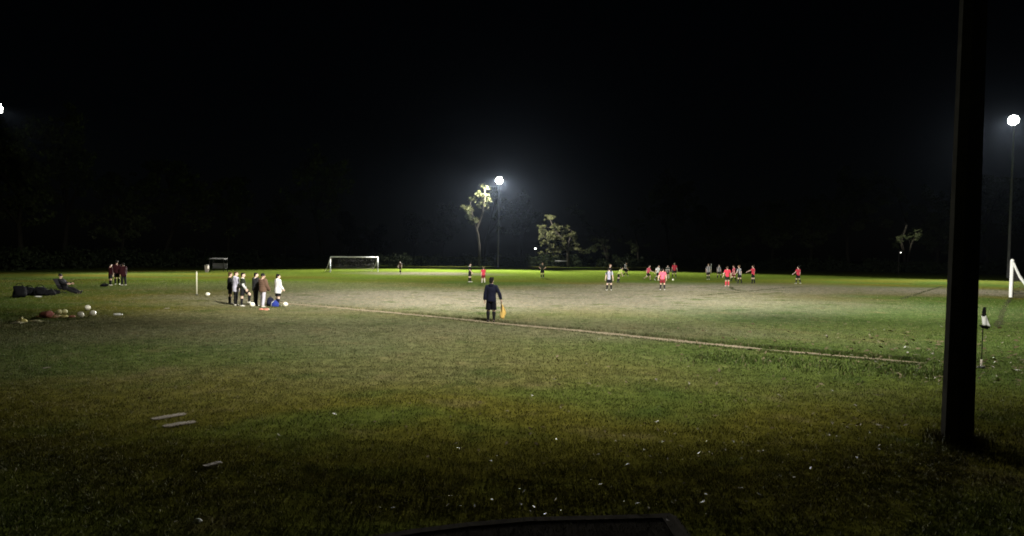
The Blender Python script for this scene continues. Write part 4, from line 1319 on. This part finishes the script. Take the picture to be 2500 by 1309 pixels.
for d0, d1, dens, hm, hx, w in ((4.8, 9, 2400, .012, .040, .008), (9, 15, 1100, .012, .042, .011), (15, 24, 420, .015, .045, .017), (24, 40, 110, .015, .05, .027), (40, 62, 22, .02, .06, .045)):
    x, y = scatter(d0, d1, dens)
    clump = np.array([mnoise.noise(Vector((a * 1.7, b * 1.7, 0))) for a, b in zip(x[::1], y[::1])]) if len(x) < 400000 else rng.normal(size=len(x)) * .3
    ld = line_dist(x, y)
    keep = (ld > .17 + rng.uniform(-.10, .16, len(x)) - .16 * np.clip((x - 7.0) / 1.5, 0, 1)) & (clump > rng.uniform(-1.2, .1, len(x)))
    kk = 1 + np.clip(clump[keep], -.4, .8)
    add_blades(x[keep], y[keep], hm, hx, w)
# longer tufts along the far side of the worn path and the old touchline
for pts, off, hh, n in ((LINE, .36, .11, 9000), (LINE, -.40, .05, 5000), ([at(1700, 868), at(1900, 888), at(2150, 905), at(2330, 915)], 0, .09, 2200)):
    Lp = np.array([(p.x, p.y) for p in pts])
    seg = rng.integers(0, len(Lp) - 1, n); u = rng.uniform(0, 1, n)
    A_, B_ = Lp[seg], Lp[seg + 1]
    d_ = (B_ - A_) / np.linalg.norm(B_ - A_, axis=1)[:, None]
    nr = np.stack([-d_[:, 1], d_[:, 0]], 1)
    nr[nr[:, 1] < 0] *= -1
    q = A_ + (B_ - A_) * u[:, None] + nr * (off + rng.normal(0, .10 if off else .6, n))[:, None]
    add_blades(q[:, 0], q[:, 1], hh * .5, hh, .03, .4)
an = rng.uniform(0, 6.28, 900); rr = .17 + np.abs(rng.normal(0, .14, 900))
add_blades(POLE_N.x + rr * np.cos(an), POLE_N.y + rr * np.sin(an), .05, .14, .012, .4)
T = np.concatenate(tri)
tag(link_mesh('grass', quads_mesh('grass', T, len(T) // 3, 3), M['blade'], smooth=False), 'short patchy turf covering the park', 'grass', kind='stuff')

# fallen leaves: thick near the corner flag and the kerb, thin elsewhere
lx, ly = [], []
def litter(cx, cy, sx, sy, n):
    lx.extend(rng.normal(cx, sx, n)); ly.extend(rng.normal(cy, sy, n))
for px, py, sx, sy, n in ((2390, 890, 1.6, 1.5, 170), (2250, 840, 4, 3, 260), (2100, 870, 3, 1.5, 70), (2100, 1050, .5, .25, 26), (1650, 1060, 2.2, .9, 60), (1500, 1110, 1.2, .4, 36),
                          (1400, 1225, 1.0, .28, 50), (1100, 1235, .6, .2, 14), (1800, 1120, 1.2, .5, 40), (2300, 930, .8, .4, 40), (1900, 960, 4, 1.6, 60), (900, 1000, 4, 2, 25)):
    p = at(px, py); litter(p.x, p.y, sx, sy, n)
n = len(lx)
lx, ly = np.array(lx), np.array(ly)
s = rng.uniform(.016, .030, n) * np.clip(ly / 7.5, .8, 2.6); a = rng.uniform(0, 6.28, n)
vs = []
for i in range(n):
    M3 = Matrix.Rotation(a[i], 3, 'Z') @ Matrix.Rotation(rng.normal(0, .5), 3, 'X') @ Matrix.Rotation(rng.normal(0, .3), 3, 'Y')
    for q in ((-1.2, 0, 0), (-.3, -.5, .18), (1.2, 0, .05), (-.3, .5, .18)):
        w_ = M3 @ (Vector(q) * s[i])
        vs.append((lx[i] + w_.x, ly[i] + w_.y, .045 + .02 * min(1, ly[i] / 20) + w_.z))
tag(link_mesh('leaf_litter', quads_mesh('leaf_litter', np.array(vs), n), M['litter'], smooth=False), 'dry fallen leaves strewn over the near grass', 'leaves', kind='stuff')

# ------------------------------------------------------------------ haze added for the lamp halos
HAZE = 0.000006
if HAZE:
    mb = MB(); mb.box((0, 100, 16.5), (520, 460, 37))
    hz_o = mb.build('haze', None, smooth=False)
    m = bpy.data.materials.new('halo_haze'); m.use_nodes = True  # volume added to give the lamps a lens-like glow
    nt = m.node_tree; nt.nodes.clear()
    out = nt.nodes.new('ShaderNodeOutputMaterial'); vol = nt.nodes.new('ShaderNodeVolumePrincipled')
    vol.inputs['Density'].default_value = HAZE
    vol.inputs['Anisotropy'].default_value = 0.88
    vol.inputs['Color'].default_value = (.62, .76, 1.0, 1)  # blue tint put in to cool the dark sky
    nt.links.new(vol.outputs[0], out.inputs['Volume'])
    hz_o.data.materials.append(m)
    tag(hz_o, 'thin haze added to imitate lens halos round the floodlights', 'haze', kind='stuff')
